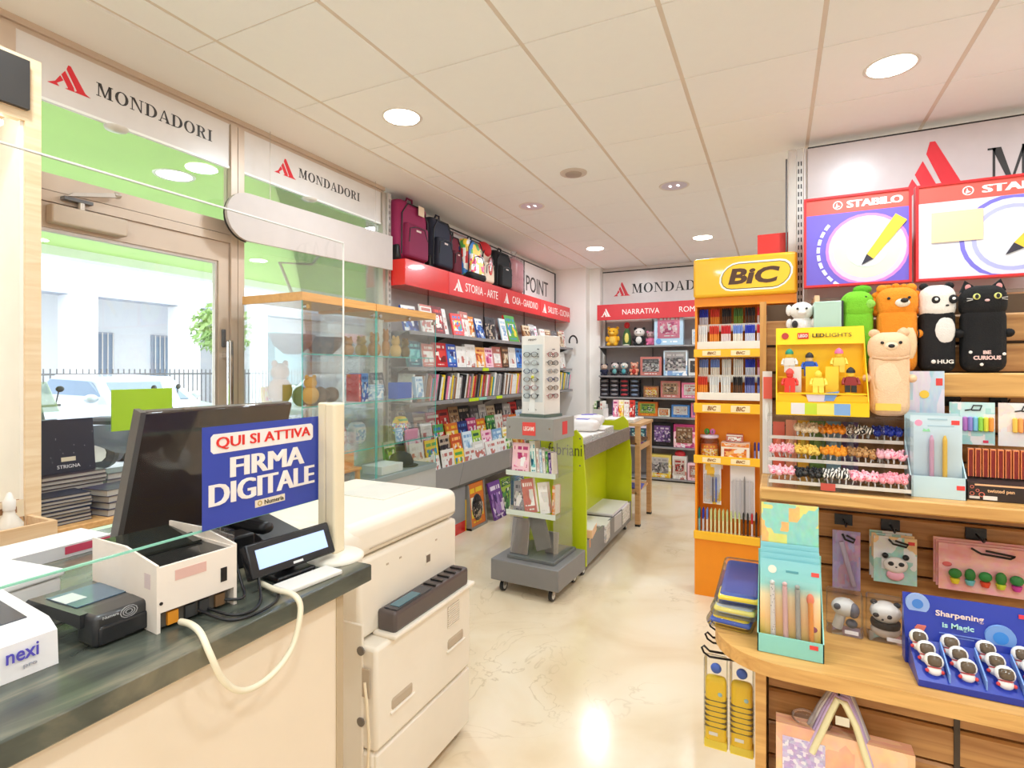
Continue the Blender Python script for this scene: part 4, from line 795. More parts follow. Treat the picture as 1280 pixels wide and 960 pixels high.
# ================================================================ COPIER
t = E('photocopier', 'large cream photocopier with dark output slot at end of the counter', 'photocopier', (-1.104, 1.325, 0), R(90))
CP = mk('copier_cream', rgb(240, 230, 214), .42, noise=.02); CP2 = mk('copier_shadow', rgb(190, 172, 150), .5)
part('lower_body', MB(CP).rb(0, .575, .012, .58, .03, .265, .01), t)
part('paper_drawer', MB(CP).rb(.0, .575, 0, .55, .272, .592, .012), t)
lb_ = part('bottom_door', MB(CP).rb(.006, .569, .002, .03, .045, .262, .006), t)
for x in (.07, .40): 
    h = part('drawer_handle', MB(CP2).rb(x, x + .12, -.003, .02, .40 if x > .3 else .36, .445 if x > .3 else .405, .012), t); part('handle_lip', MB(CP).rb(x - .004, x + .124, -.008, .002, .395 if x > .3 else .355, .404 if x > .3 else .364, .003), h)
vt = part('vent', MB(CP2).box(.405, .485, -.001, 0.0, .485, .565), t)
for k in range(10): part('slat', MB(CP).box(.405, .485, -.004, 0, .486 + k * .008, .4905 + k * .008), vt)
part('tray_ledge', MB(CP).rb(.07, .582, -.018, .075, .590, .606, .006), t)
part('output_slot', MB(mk('slot_grey', rgb(88, 78, 76), .35)).rb(.085, .55, -.006, .07, .602, .672, .012), t); part('control_panel', MB(mk('slot_top', rgb(60, 62, 70), .15)).box(.10, .30, .0, .05, .672, .676), t); part('control_screen', MB(K(84, 120, 132, .1)).box(.12, .24, .005, .042, .676, .678), t)
for k in range(5): part('rib', MB(BLACK).box(.32 + k * .045, .328 + k * .045, .0, .05, .672, .678), t)
part('upper_body', MB(CP).rb(.0, .575, .066, .56, .60, .852, .014), t); part('sensor_window', MB(K(120, 105, 92)).box(.36, .385, .064, .067, .735, .762), t); part('hinge_plate', MB(CP).box(.355, .40, .0645, .067, .728, .77), t)
part('scanner_head', MB(CP).rb(-.05, .58, .060, .60, .856, .970, .035, 4), t); part('feeder_cover', MB(CP).rb(-.105, .03, .056, .60, .80, .962, .045, 4), t); part('head_seam', MB(CP2).box(.04, .55, .058, .0605, .880, .883), t); part('scanner_lid', MB(mk('copier_lid', rgb(226, 222, 212), .4)).rb(.28, .52, .2, .42, .968, .976, .004), t)
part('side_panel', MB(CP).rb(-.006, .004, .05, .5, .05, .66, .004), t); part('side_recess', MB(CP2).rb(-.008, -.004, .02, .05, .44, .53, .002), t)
for z in (.36, .58): part('side_socket', MB(K(120, 110, 100)).cyl((-.009, .055, z), (-.004, .055, z), .014, n=12), t)
part('power_cord', MB(mk('cord_cream', rgb(240, 222, 190), .5)).tube([(-.012, .035, .49), (-.02, .02, .44), (-.018, .012, .32), (-.022, .02, .15), (-.02, .03, .02)], .005), t)
for x in (.05, .52):
    for y in (.06, .5): part('foot', MB(BLACK).cyl((x, y, 0), (x, y, .032), .022, n=10), t)
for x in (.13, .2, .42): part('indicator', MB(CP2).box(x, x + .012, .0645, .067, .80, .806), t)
# ================================================================ AISLE DISPLAYS
def caster(p, x, y, h=.075):
    c = part('caster', MB(ALU).cyl((x, y, h * .55), (x, y, h), .012, n=8).box(x - .016, x + .016, y - .02, y + .02, h * .5, h * .8), p)
    part('tyre', MB(BLACK).cyl((x - .011, y, h * .46), (x + .011, y, h * .46), h * .46, n=18), c); part('hub', MB(K(225, 222, 216)).cyl((x - .0125, y, h * .46), (x + .0125, y, h * .46), h * .30, n=14), c)
STG = mk('stand_grey', rgb(128, 126, 126), .4)
t = E('wheeled_book_stand', 'grey wheeled stand with clear tiers and red tagged header', 'display stand', (-1.69, 3.17, 0), R(-3))
part('base', MB(STG).rb(0, .485, 0, .46, .078, .215, .006), t)
for x in (.07, .42):
    for y in (.05, .40): caster(t, x, y, .078)
part('bottom_plate', MB(mk('plate_grey', rgb(110, 112, 110), .35)).rb(.09, .43, .06, .42, .216, .238, .003), t)
for x in (.10, .415): part('side_sheet', MB(ACR).box(x, x + .004, .08, .40, .238, 1.0), t)
part('back_sheet', MB(ACR).box(.104, .415, .396, .40, .238, 1.0), t)
for z in (.505, .765):
    s_ = part('tier', MB(ACR).box(.08, .435, .07, .396, z, z + .005), t); part('tier_lip', MB(mk('acrylic_edge', rgb(214, 224, 214), .2)).box(.08, .435, .064, .07, z - .002, z + .03), s_)
part('divider', MB(ACR).box(.25, .254, .08, .396, .238, .505), t)
h = part('header', MB(mk('header_grey', rgb(150, 148, 144), .4)).box(.085, .425, .06, .40, 1.002, 1.14), t)
for rz in (0,): part('tag', MB(K(226, 78, 72)).rb(.205, .30, .0575, .0598, 1.03, 1.115, .004, 1), h); tx('LEGAMI', h, .215, .29, .0 + 1.06, 1.088, .0573, TXTW, bold=.02)
part('tag', MB(K(214, 60, 64)).box(.4252, .427, .20, .28, 1.03, 1.115), h)
part('pin', MB(CHROME).cyl((.11, .056, 1.08), (.11, .062, 1.08), .006, n=8), h); part('pin', MB(CHROME).cyl((.40, .056, 1.08), (.40, .062, 1.08), .006, n=8), h)
def sb(lb, x, z, w, h, th, c, dy=.10, rz=-3, lean=8, sc=3.0, roll=0): book(lb, w, h, th, c, (-1.69 + x, 3.17 + dy, z), R(rz), R(-lean), R(roll), sc=sc)
sb('pastel striped notebook on upper tier of the wheeled stand', .11, .772, .125, .20, .02, 'pink', .09, lean=6)
sb('teal banded diary standing on upper tier of the wheeled stand', .245, .772, .04, .215, .09, 'teal', .10, lean=3, roll=-5)
for k, c in enumerate(('white', 'pale blue', 'white', 'green', 'purple')): sb('%s slim planner %s on upper tier of the wheeled stand' % (c, ('next to teal diary', 'between two white ones', 'beside the green one', 'beside the purple one', 'at the tier end')[k]), .292 + k * .021, .772, .018, .17 - k * .006, .10, c, .10, lean=4, roll=-6)
sb('dark framed card with red band on middle tier of the wheeled stand', .115, .512, .08, .20, .02, 'grey', .10, lean=5); sb('blank white notebook leaning on middle tier of the wheeled stand', .21, .512, .09, .22, .03, 'white', .09, lean=5, sc=1.2, roll=-12); sb('cream notebook leaning beside the blank white one', .305, .512, .07, .20, .04, 'white', .12, lean=5, sc=.8, roll=-10); sb('orange spined notebook at end of middle tier on stand', .385, .512, .02, .19, .09, 'orange', .12, lean=2)
SIL = mk('mirror_silver', rgb(180, 180, 186), .15, .9)
thing('metal_cover_album', 'shiny silver album leaning on bottom of the wheeled stand', 'album', MB(SIL).rb(0, .13, 0, .02, 0, .235, .004), (-1.59, 3.255, .2395), R(-3), rx=R(-10)); thing('grey_album', 'dark grey album tilted on bottom of the wheeled stand', 'album', MB(K(110, 108, 104, .4)).rb(0, .11, 0, .025, 0, .22, .003), (-1.395, 3.25, .277), R(-3), rx=R(-6), ry=R(-20)); thing('grey_album', 'mid grey album at the side of the stand bottom', 'album', MB(K(140, 136, 132, .4)).rb(0, .09, 0, .02, 0, .14, .003), (-1.385, 3.36, .2395), R(-3), rx=R(-8))
# glasses tower
t = E('glasses_tower', 'white spectacles tower standing on the wheeled stand', 'display tower', (-1.43, 3.42, 1.1405), R(-14))
part('foot', MB(K(96, 110, 100)).box(-.105, .105, -.11, .09, 0, .018), t)
part('column', MB(mk('tower_white', rgb(232, 226, 220), .35)).rb(-.095, .095, -.10, .08, .018, .54, .004), t)
part('front_panel', MB(mk('tower_glass', rgb(210, 214, 214), .15)).box(-.082, .082, -.1015, -.10, .10, .48), t)
part('wedge_print', MB(K(240, 238, 234)).prism([(-.035, .03), (.02, .03), (.012, .3), (-.002, .3)], -.1025, -.1015), t); part('yellow_sticker', MB(K(232, 226, 60)).box(-.012, .012, -.1035, -.1025, .255, .275), t)
tx('zippo', t, -.04, .03, .505, .522, -.1005, INK); tx('zippo', t, -.04, .03, .04, .057, -.1005, INK)
for k in range(7): part('peg', MB(DGREY).cyl((.05, -.10, .15 + k * .05), (.05, -.118, .15 + k * .05), .003, n=6), t); part('peg', MB(DGREY).cyl((.095, -.01, .15 + k * .05), (.115, -.01, .15 + k * .05), .003, n=6), t)
def glasses(lb, loc, rz, c):
    t = E('reading_glasses', lb, 'glasses', loc, rz, 'glasses on the tower'); b = MB(c)
    ring_arc(b, -.032, 0, (.027, .017), (.0252, .0154), -.002, .002, 0, 6.2832, 14); ring_arc(b, .032, 0, (.027, .017), (.0252, .0154), -.002, .002, 0, 6.2832, 14)
    b.box(-.008, .008, -.002, .002, .003, .007); part('frame', b, t)
    for s_ in (-1, 1): part('lens', MB(FILM).ell((.032 * s_, 0, 0), (.024, .001, .016), 12, 6), t); part('temple', MB(c).tube([(.058 * s_, 0, .004), (.056 * s_, .06, .004), (.054 * s_, .09, -.012)], .0018, 5), t)
GC = [BLACK, K(150, 40, 50), K(120, 90, 60), K(40, 60, 110), K(170, 168, 170)]; a_ = R(-14)
for k in range(6):
    for side in range(3):
        lx, ly, rz = ((-.01, -.112, 0), (.108, -.02, R(90)), (-.108, -.02, R(-90)))[side]
        glasses('%s framed glasses in row %d on the %s of the white tower' % (('black', 'dark red', 'brown', 'navy', 'silver')[(k + side) % 5], k + 1, ('front', 'aisle side', 'book wall side')[side]), (-1.43 + lx * math.cos(a_) - ly * math.sin(a_), 3.42 + lx * math.sin(a_) + ly * math.cos(a_), 1.1405 + .14 + k * .055), a_ + rz, GC[(k + side) % 5])
# lime magazine rack
t = E('lime_magazine_rack', 'lime green wheeled magazine rack with grey boards and stacked papers', 'rack', (-1.68, 3.66, 0))
def lime(y, x0, w): return MB(LIME).prism([(x0, .075), (w, .075), (w, .62), (w - .03, .98), (w - .075, 1.03), (w - .16, .985), (x0 + .06, .985), (x0, .62)], y, y + .018)
a = part('end_panel', lime(0, 0, .485), t); tx('fabriani', a, .20, .455, .845, .93, -.0005, K(90, 96, 40)); part('bolt', MB(DGREY).cyl((.44, -.003, .97), (.44, .0, .97), .006, n=8), a); part('bolt', MB(DGREY).cyl((.44, -.003, .78), (.44, .0, .78), .006, n=8), a)
part('end_panel', lime(1.32, 0, .485), t); WG = wood('grey_board', (134, 122, 116), (112, 102, 98))
part('side_board', MB(WG).box(.455, .472, .018, 1.32, .82, .93), t); part('side_board', MB(WG).box(.01, .027, .018, 1.32, .82, .93), t); part('top_board', MB(WG).box(.027, .455, .018, 1.32, .885, .90), t)
part('tray_board', MB(STG).box(.468, .486, .018, 1.32, .08, .25), t); part('tray_board', MB(STG).box(.0, .018, .018, 1.32, .08, .25), t); part('tray_bottom', MB(STG).box(.018, .468, .018, 1.32, .10, .115), t); part('middle_panel', MB(LIME).box(.235, .25, .018, 1.32, .25, .885), t)
for x in (.06, .44):
    for y in (.05, 1.27): caster(t, x, y, .078)
def paper(lb, x, y, z, w, l, h, c, rz=0, name='newspaper_stack', cat='newspapers'):
    o = thing(name, lb, cat, MB(c).rb(-w / 2, w / 2, -l / 2, l / 2, 0, h, .003, 1), (x, y, z), rz); part('top_sheet', MB(K(238, 234, 230)).add([(-w * .48, -l * .48, h), (w * .5, -l * .48, h), (w * .5, l * .5, h), (-w * .48, l * .5, h), (-w * .48, -l * .48, h + .002), (w * .5, -l * .46, h + .006), (w * .5, l * .5, h + .003), (-w * .48, l * .5, h + .002)], [(3, 2, 1, 0), (4, 5, 6, 7), (0, 1, 5, 4), (1, 2, 6, 5), (2, 3, 7, 6), (3, 0, 4, 7)]), o); return o
NP = cover('newsprint', [(226, 222, 216), (200, 196, 192), (240, 236, 230), (214, 206, 196)], 9, lines=False)
paper('stack of newspapers on the rack top next to its near panel', -1.45, 3.90, .902, .36, .30, .05, NP, .05); paper('stack of newspapers on the rack top in the middle', -1.45, 4.22, .902, .37, .28, .045, NP, -.06); paper('tall stack of newspapers on the rack top by far panel', -1.46, 4.55, .902, .36, .30, .06, NP, .03)
for k, (y, z, s_) in enumerate(((4.30, .952, .85), (4.50, .972, .85), (4.70, .972, .75))):
    o = thing('white_parcel', 'white plastic wrapped parcel %s' % ('heaped on the newspapers', 'wedged between two other parcels', 'against the far lime panel')[k], 'parcel', MB(mk('parcel_white', rgb(236, 232, 230), .3, bump=.4, bs=25)).ell((0, 0, .055 * s_), (.16 * s_, .10 * s_, .06 * s_), 14, 8, .6), (-1.43 - .03 * k, y, z), R(20 * k), 'parcels on the rack'); part('label', MB(K(120, 110, 200)).box(-.05, .05, -.03, .03, .112 * s_, .118 * s_), o)
t2 = paper('purple edged newspapers on lower tray of lime rack', -1.33, 4.62, .24, .26, .5, .02, K(222, 218, 232), 0); t2.location.z = .252; 
paper('magazines in stripes on lower tray of lime rack', -1.32, 4.22, .116, .26, .26, .13, NP, .1); paper('dark magazines on lower tray at middle of lime rack', -1.32, 4.50, .116, .26, .22, .128, CV('grey', 8), -.04); paper('papers lying under the purple edged newspapers', -1.32, 4.78, .116, .26, .26, .132, NP, .02)
for k in range(3): paper('orange covered book stack on lower tray, %s' % ('lowest', 'middle', 'topmost')[k], -1.32 + .01 * k, 3.83, .116 + k * .068, .22, .22, .06, (ORANGE, K(222, 150, 100), K(236, 190, 150))[k], .08 * k, 'book_bundle', 'books')
# wooden table behind
t = E('wooden_table', 'light wooden shelf table standing behind the lime rack', 'table', (-1.62, 5.06, 0)); W2 = wood('table_wood', (214, 172, 124), (196, 152, 104))
for x in (.0, .44):
    for y in (.0, .50): l_ = part('leg', MB(W2).box(x, x + .045, y, y + .045, .02, .93), t); part('foot_cap', MB(BLACK).box(x, x + .045, y, y + .045, 0, .02), l_)
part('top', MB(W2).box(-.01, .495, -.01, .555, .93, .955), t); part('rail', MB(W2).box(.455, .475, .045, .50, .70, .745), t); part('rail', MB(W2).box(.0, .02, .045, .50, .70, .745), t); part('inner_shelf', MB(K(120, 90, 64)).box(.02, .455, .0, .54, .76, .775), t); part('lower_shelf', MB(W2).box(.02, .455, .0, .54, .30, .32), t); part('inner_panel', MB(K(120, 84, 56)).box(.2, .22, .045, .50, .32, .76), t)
paper('white paper stack on the wooden table', -1.38, 5.22, .956, .36, .26, .03, NP, .03); paper('thin paper stack at far side of wooden table', -1.38, 5.47, .956, .34, .2, .02, NP, -.05); thing('blue_folder', 'blue folder lying on lower shelf of wooden table', 'folder', MB(K(90, 100, 190)).rb(-.16, .16, -.12, .12, 0, .012, .003), (-1.32, 5.3, .321), R(6))
t = E('leaflet_box', 'pale open leaflet box with green folders on the wooden table', 'box', (-1.60, 5.10, .956)); part('box', MB(K(210, 208, 206)).box(0, .005, 0, .18, 0, .16).box(.10, .105, 0, .18, 0, .12).box(.005, .10, 0, .005, 0, .12).box(.005, .10, .175, .18, 0, .16).box(.005, .10, .005, .175, 0, .004), t)
for k, c in enumerate(('green', 'black', 'white')): book('%s folder standing in the leaflet box' % c, .025, .19, .12, c, (-1.592 + k * .03, 5.12, .961), 0, pages=False)
for k, c in enumerate(('pink', 'yellow', 'white', 'red')): book('%s comic standing behind the leaflet box' % c, .05, .17, .03, c, (-1.47 + k * .055, 5.36, .987), 0, R(-4), pages=False)
# ================================================================ BACK WALL TOY SHELVES
t = E('toy_shelving', 'grey toy shelving with red lettered header on the back wall', 'shelving', (-2.19, 7.62, 0))
part('back_panel', MB(mk('toy_back', rgb(166, 160, 160), .6)).box(0, .66, -.02, 0, .02, 2.13), t); part('back_panel', MB(MC['toy_back']).box(.665, 2.2, -.02, 0, .02, 2.13), t)
for x in (0, .66, 1.4, 2.19): part('upright', MB(DGREY).box(x, x + .012, -.045, -.02, 0, 2.35), t)
for z in (1.78, 1.38, 1.09, .84, .45, .04):
    s_ = part('shelf', MB(GREY).box(0.0, 2.2, -.36, -.045, z - .02, z), t); part('bracket', MB(DGREY).prismx([(-.045, z - .02), (-.33, z - .02), (-.045, z - .12)], .001, .006), s_) if z > .1 else None
hd = part('header', MB(mk('header_red_back', rgb(208, 54, 60), .45)).box(-.02, 2.2, -.37, -.33, 2.135, 2.345), t); amark(hd, .04, .17, 2.18, 2.29, -.37, TXTW); tx('NARRATIVA', hd, .33, .82, 2.20, 2.27, -.37, TXTW); tx('ROMANZI', hd, 1.07, 1.48, 2.20, 2.27, -.37, TXTW)
s = E('wall_sign', 'white wall sign with red mark and serif lettering on the back wall', 'sign', (-2.235, 7.625, 0)); part('panel', MB(SIGNW).box(0, 2.2, -.02, 0, 2.35, 2.84).use(BLACK).box(0, 2.2, -.022, 0, 2.84, 2.855), s); amark(s, .17, .39, 2.50, 2.69, -.02, LOGO); serif('MONDADORI', s, .42, 1.62, 2.53, 2.66, -.02, K(40, 36, 36))
def TX(u): return -2.176 + (u - 750) * .0107          # along the shelf, 1 cm steps of the toy row
def plush(lb, x, y, z, h, c1, c2=None, ears='round', face=True, cat='plush toy', belly=None, rz=0, name='plush_toy'):
    w = h * .30; t = E(name, lb, cat, (x, y, z), rz); c2 = c2 or c1
    part('body', MB(c1).ell((0, 0, h * .30), (w, w * .8, h * .30)), t)
    hd = part('head', MB(c2).ell((0, -w * .1, h * .72), (w * .95, w * .85, h * .24)), t)
    for s_ in (-1, 1):
        if ears == 'round': part('ear', MB(c1).ell((s_ * w * .75, 0, h * .93), (w * .3, w * .18, w * .3), 8, 6), hd)
        elif ears == 'floppy': part('ear', MB(c1).ell((s_ * w * 1.0, 0, h * .75), (w * .25, w * .2, h * .15), 8, 6), hd)
        if face: part('eye', MB(BLACK).ell((s_ * w * .35, -w * .92, h * .76), (w * .1, w * .06, w * .1), 8, 6), hd)
        part('arm', MB(c1).ell((s_ * w * .95, -w * .35, h * .38), (w * .3, w * .35, h * .14), 8, 6), t); part('leg', MB(c1).ell((s_ * w * .6, -w * .7, h * .10), (w * .38, w * .55, h * .10), 8, 6), t)
    if face: part('snout', MB(belly or c2).ell((0, -w * .85, h * .66), (w * .35, w * .25, h * .07), 8, 6), hd)
    if belly: part('belly', MB(belly).ell((0, -w * .45, h * .30), (w * .65, w * .45, h * .22), 10, 6), t)
    return t
FZ = lambda r, g, b: mk('plush_%d_%d_%d' % (r, g, b), rgb(r, g, b), .95, noise=.1, ns=60, bump=.6, bs=220)
plush('golden yellow plush bear sitting at end of the top toy shelf', TX(764), 7.40, 1.781, .27, FZ(236, 176, 40), belly=FZ(244, 200, 90))
o = E('penguin_toy', 'green and yellow bottle shaped toy with red cap on toy shelf', 'toy', (TX(782), 7.40, 1.781)); part('body', MB(FZ(70, 100, 60)).lathe([(.04, 0), (.06, .03), (.06, .12), (.04, .2), (.02, .24)], n=14), o); part('belly', MB(FZ(236, 220, 120)).ell((.005, -.03, .1), (.035, .04, .085)), o); part('cap', MB(K(200, 36, 40)).ell((0, -.005, .285), (.04, .035, .045)), o); part('foot', MB(FZ(230, 224, 200)).ell((0, -.05, .012), (.05, .04, .012)), o)
plush('white and black plush panda seated on top toy shelf', TX(798), 7.40, 1.781, .25, FZ(40, 38, 40), FZ(236, 228, 220), belly=FZ(236, 230, 224))
plush('small pink and grey plush toy beside the boxed doll', TX(812), 7.42, 1.781, .2, FZ(226, 120, 160), FZ(196, 160, 160))
def winbox(lb, x, z, w, h, col, wcol, d=.10, y=7.34, cat='toy box', rz=0, frame=.12):
    t = E('boxed_toy', lb, cat, (x, y, z), rz); part('carton', MB(CV(col, 4)).rb(0, w, 0.004, d, 0, h, .003, 1), t); part('picture', MB(CV(wcol, 5)).box(w * frame, w * (1 - frame), .001, .004, h * .2, h * (1 - frame)), t); part('window_film', MB(FILM).box(w * frame, w * (1 - frame), -.0015, .0005, h * .2, h * (1 - frame)), t); return t
o = winbox('tall boxed doll with clear window and blue corners on top toy shelf', TX(818), 1.781, .37, .45, 'pale blue', 'pink', .1, 7.30); [part('corner', MB(K(110, 160, 220)).cyl((x, -.004, z), (x, .004, z), .035, n=14), o) for x, z in ((.02, .43), (.35, .44), (.06, .05))]
winbox('small white boxed figure at end of top toy shelf', TX(862), 1.781, .12, .2, 'white', 'pale blue', .08, 7.36)
plush('tiny navy dressed doll on second toy shelf', TX(753), 7.38, 1.381, .16, FZ(44, 46, 70), FZ(220, 190, 170)); plush('white panda doll with teal collar on second toy shelf', TX(767), 7.38, 1.381, .18, FZ(60, 56, 58), FZ(236, 220, 214), belly=FZ(120, 180, 180)); plush('white mouse doll with dark ears on second toy shelf', TX(779), 7.38, 1.381, .18, FZ(70, 70, 76), FZ(240, 232, 220), belly=FZ(90, 170, 180)); plush('peach coloured doll with red ribbon on second toy shelf', TX(792), 7.38, 1.381, .18, FZ(232, 160, 130), FZ(236, 176, 150), belly=FZ(190, 60, 50))
winbox('pale grey square box on second toy shelf', TX(800), 1.381, .28, .25, 'white', 'grey', .1); winbox('large film wrapped blue playset on second toy shelf', TX(829), 1.381, .30, .33, 'pale blue', 'grey', .12, 7.32, frame=.06); winbox('small white box with dark round picture on second toy shelf', TX(858), 1.381, .18, .22, 'white', 'black', .1)
for j in range(4):
    for k in range(4):
        o = E('toy_car_case', '%s toy car case in a stack on the third toy shelf, %s' % (('dark', 'grey', 'red trimmed', 'blue grey')[j], ('lowest', 'second up', 'third up', 'topmost')[k]), 'toy box', (TX(748 + j * 13), 7.34, 1.091 + k * .061), 0, 'toy car cases'); part('case', MB(K(44, 40, 46, .4)).rb(0, .125, 0, .12, 0, .058, .004, 1), o); part('car', MB((K(130, 126, 130, .2), K(150, 146, 150, .2), K(190, 60, 70, .2), K(120, 136, 160, .2))[j]).ell((.0625, 0, .03), (.05, .015, .016), 10, 6), o)
winbox('brown box with yellow picture on third toy shelf', TX(804), 1.091, .2, .15, 'brown', 'yellow', .1); winbox('white doll house box on third toy shelf', TX(825), 1.091, .25, .22, 'white', 'brown', .1); winbox('pink and white doll box on third toy shelf', TX(850), 1.091, .26, .2, 'pink', 'white', .1)
for k in range(3): book('%s comic box standing on fourth toy shelf' % ('dark purple', 'black patterned', 'teal and grey')[k], .13, .19, .05, ('purple', 'black', 'teal')[k], (TX(764 + k * 12), 7.36, .841), 0, R(-3), sc=6)
winbox('yellow and green animal game box on fourth toy shelf', TX(797), .841, .26, .19, 'yellow', 'green', .1); winbox('bright green and orange box on fourth toy shelf', TX(822), .841, .15, .11, 'green', 'orange', .1); winbox('blue and white vehicle box on fourth toy shelf', TX(838), .841, .23, .16, 'blue', 'white', .1); winbox('deep pink box at end of fourth toy shelf', TX(861), .841, .2, .19, 'pink', 'purple', .1)
winbox('dark purple console box on fifth toy shelf', TX(815), .451, .27, .31, 'black', 'purple', .12, 7.31); winbox('pink box with doll face on fifth toy shelf', TX(841), .451, .27, .30, 'pink', 'brown', .12, 7.31); winbox('violet box on fifth toy shelf behind wooden table', TX(785), .451, .28, .26, 'purple', 'teal', .12, 7.31)
winbox('yellow framed picture box on lowest toy shelf', TX(812), .041, .28, .30, 'yellow', 'grey', .12, 7.31); o = winbox('white pillar box with red top on lowest toy shelf', TX(840), .041, .18, .30, 'white', 'red', .12, 7.29); part('red_top', MB(K(210, 50, 60)).ell((.09, .05, .32), (.07, .05, .05)), o); winbox('pink flowered box on lowest toy shelf beside the orange stand', TX(858), .041, .2, .22, 'pink', 'white', .12, 7.27)
thing('hair_band', 'black ring shaped hair band on the column side shelf', 'hair band', MB(BLACK).tube([(.07 * math.cos(a), 0, .08 + .08 * math.sin(a)) for a in [math.pi * (-.1 + 1.2 * k / 12) for k in range(13)]], .012), (-2.52, 7.15, 1.768), R(60))
# ================================================================ ORANGE PEN STAND
OB = mk('stand_orange', rgb(244, 146, 14), .4); OY = mk('stand_yellow', rgb(253, 190, 30), .3, coat=.3)
t = E('pen_display_stand', 'tall orange and yellow pen display stand with lettered top sign', 'display stand', (-.475, 3.70, 0))
part('back_panel', MB(OB).box(.012, .575, .17, .185, .0, 2.0), t); part('side_panel', MB(OB).box(0, .012, .02, .185, 0, 1.93), t); part('side_panel', MB(OB).box(.575, .587, .02, .185, 0, 1.93), t)
part('bottom_panel', MB(OB).box(.0, .587, 0, .02, .0, .365), t)
sg = part('top_sign', MB(OY).rb(-.005, .592, -.03, .185, 1.915, 2.165, .018, 3), t)
def capsule(x0, x1, z0, z1, n=8, sk=.25):
    r = (z1 - z0) / 2; zc = (z0 + z1) / 2; pts = [(x1 - r + r * math.cos(a), zc + r * math.sin(a)) for a in [-math.pi / 2 + math.pi * k / n for k in range(n + 1)]] + [(x0 + r + r * math.cos(a), zc + r * math.sin(a)) for a in [math.pi / 2 + math.pi * k / n for k in range(n + 1)]]
    return [(x + (z - zc) * sk, z) for x, z in pts]
part('sign_outline', MB(K(250, 246, 236)).prism(capsule(.155, .565, 1.945, 2.125), -.0312, -.03), sg); part('sign_line', MB(K(70, 60, 40)).prism(capsule(.166, .554, 1.956, 2.114), -.0322, -.0312), sg); part('sign_field', MB(K(252, 200, 50)).prism(capsule(.170, .550, 1.960, 2.110), -.0332, -.0322), sg)
tx('BiC', sg, .205, .475, 1.985, 2.085, -.0332, K(84, 52, 36), bold=.04, shear=.25); part('sign_skirt', MB(OB).box(.0, .587, .0, .03, 1.86, 1.915), sg)
PENM = {}
def pen(c1, c2, h=.14):
    k = (c1, c2, h)
    if k not in PENM: PENM[k] = MB(K(*c1)).cyl((0, 0, 0), (0, 0, h * .62), .0052, n=6).use(K(*c2)).cyl((0, 0, h * .6), (0, 0, h * .95), .0058, n=6).cyl((0, 0, h * .95), (0, 0, h), .0045, .002, n=6).box(-.001, .001, -.0075, -.005, h * .62, h * .92).mesh('pen')
    return PENM[k]
C3 = {'blue': ((220, 225, 240), (40, 60, 190)), 'red': ((240, 225, 225), (214, 40, 48)), 'black': ((90, 60, 40), (32, 28, 30)), 'green': ((110, 140, 40), (70, 110, 40)), 'orange': ((244, 150, 50), (214, 60, 40)), 'white': ((240, 236, 230), (226, 226, 226)), 'magenta': ((240, 200, 220), (170, 40, 90)), 'navy': ((120, 130, 190), (40, 44, 110)), 'pale yellow': ((240, 240, 190), (214, 226, 160)), 'teal': ((150, 210, 220), (40, 150, 140)), 'cream': ((246, 240, 226), (120, 150, 220))}
ROWS = [('top', 1.60, .11, ['blue', 'orange', 'black', 'green', 'black', 'red', 'black', 'blue'], 1.715), ('top', 1.60, .055, ['white', 'orange', 'red', 'cream', 'blue', 'red', 'blue', 'black'], 1.60),
        ('middle', 1.27, .11, ['cream', 'cream', 'white', 'white', 'blue', 'magenta', 'navy', 'black'], 1.385), ('middle', 1.27, .055, ['orange', 'white', 'white', 'black', 'navy', 'navy', 'blue', 'black'], 1.272)]
ACW = mk('tray_white', rgb(246, 238, 226), .3)
for zc, (z0, z1) in (('top', (1.534, 1.586)), ('middle', (1.178, 1.240)), ('lower', (.853, .905)), ('bottom', (.365, .418))):
    f = part('tray_front', MB(OY).rb(-.004, .591, -.02, .0, z0, z1, .004, 1), t); part('tray_floor', MB(ACW).box(.012, .575, 0, .17, z0, z0 + .012), t)
    if zc != 'bottom':
        for x in (.05, .22, .39): part('tag', MB(K(250, 228, 180)).box(x, x + .11, -.0212, -.02, z0 + .01, z1 - .01), f); tx('BiC', f, x + .03, x + .08, z0 + .017, z1 - .017, -.0212, K(150, 90, 30), bold=.03, shear=.2)
for nm, z, dy, cols, zz in ROWS:
    part('tray_step', MB(ACW).box(.012, .575, dy - .022, dy + .024, zz - .012, zz), t); part('tray_lip', MB(ACW).box(.012, .575, dy - .026, dy - .022, zz - .012, zz + .036), t)
    for j, c in enumerate(cols):
        part('tray_divider', MB(ACR).box(.012 + j * .0704, .0135 + j * .0704, dy - .022, dy + .022, zz, zz + .07), t)
        for k in range(9):
            o = thing('pen', '%s capped pen in the %s row of the %s tray on orange stand' % (c, 'rear' if dy > .08 else 'front', nm), 'pen', pen(*C3[c]), (-.475 + .022 + j * .0704 + (k % 5) * .0116 + RR.uniform(-.001, .001), 3.70 + dy - .012 + (k // 5) * .016, zz + .0005), RR.uniform(-.4, .4), 'pens on the %s tray' % nm); o['label'] = '%s capped pen in %s row of %s tray%s' % (c, 'rear' if dy > .08 else 'front', nm, ', compartment %s' % ('first', 'second', 'third', 'fourth', 'fifth', 'sixth', 'seventh', 'eighth')[j] + ' from the aisle')
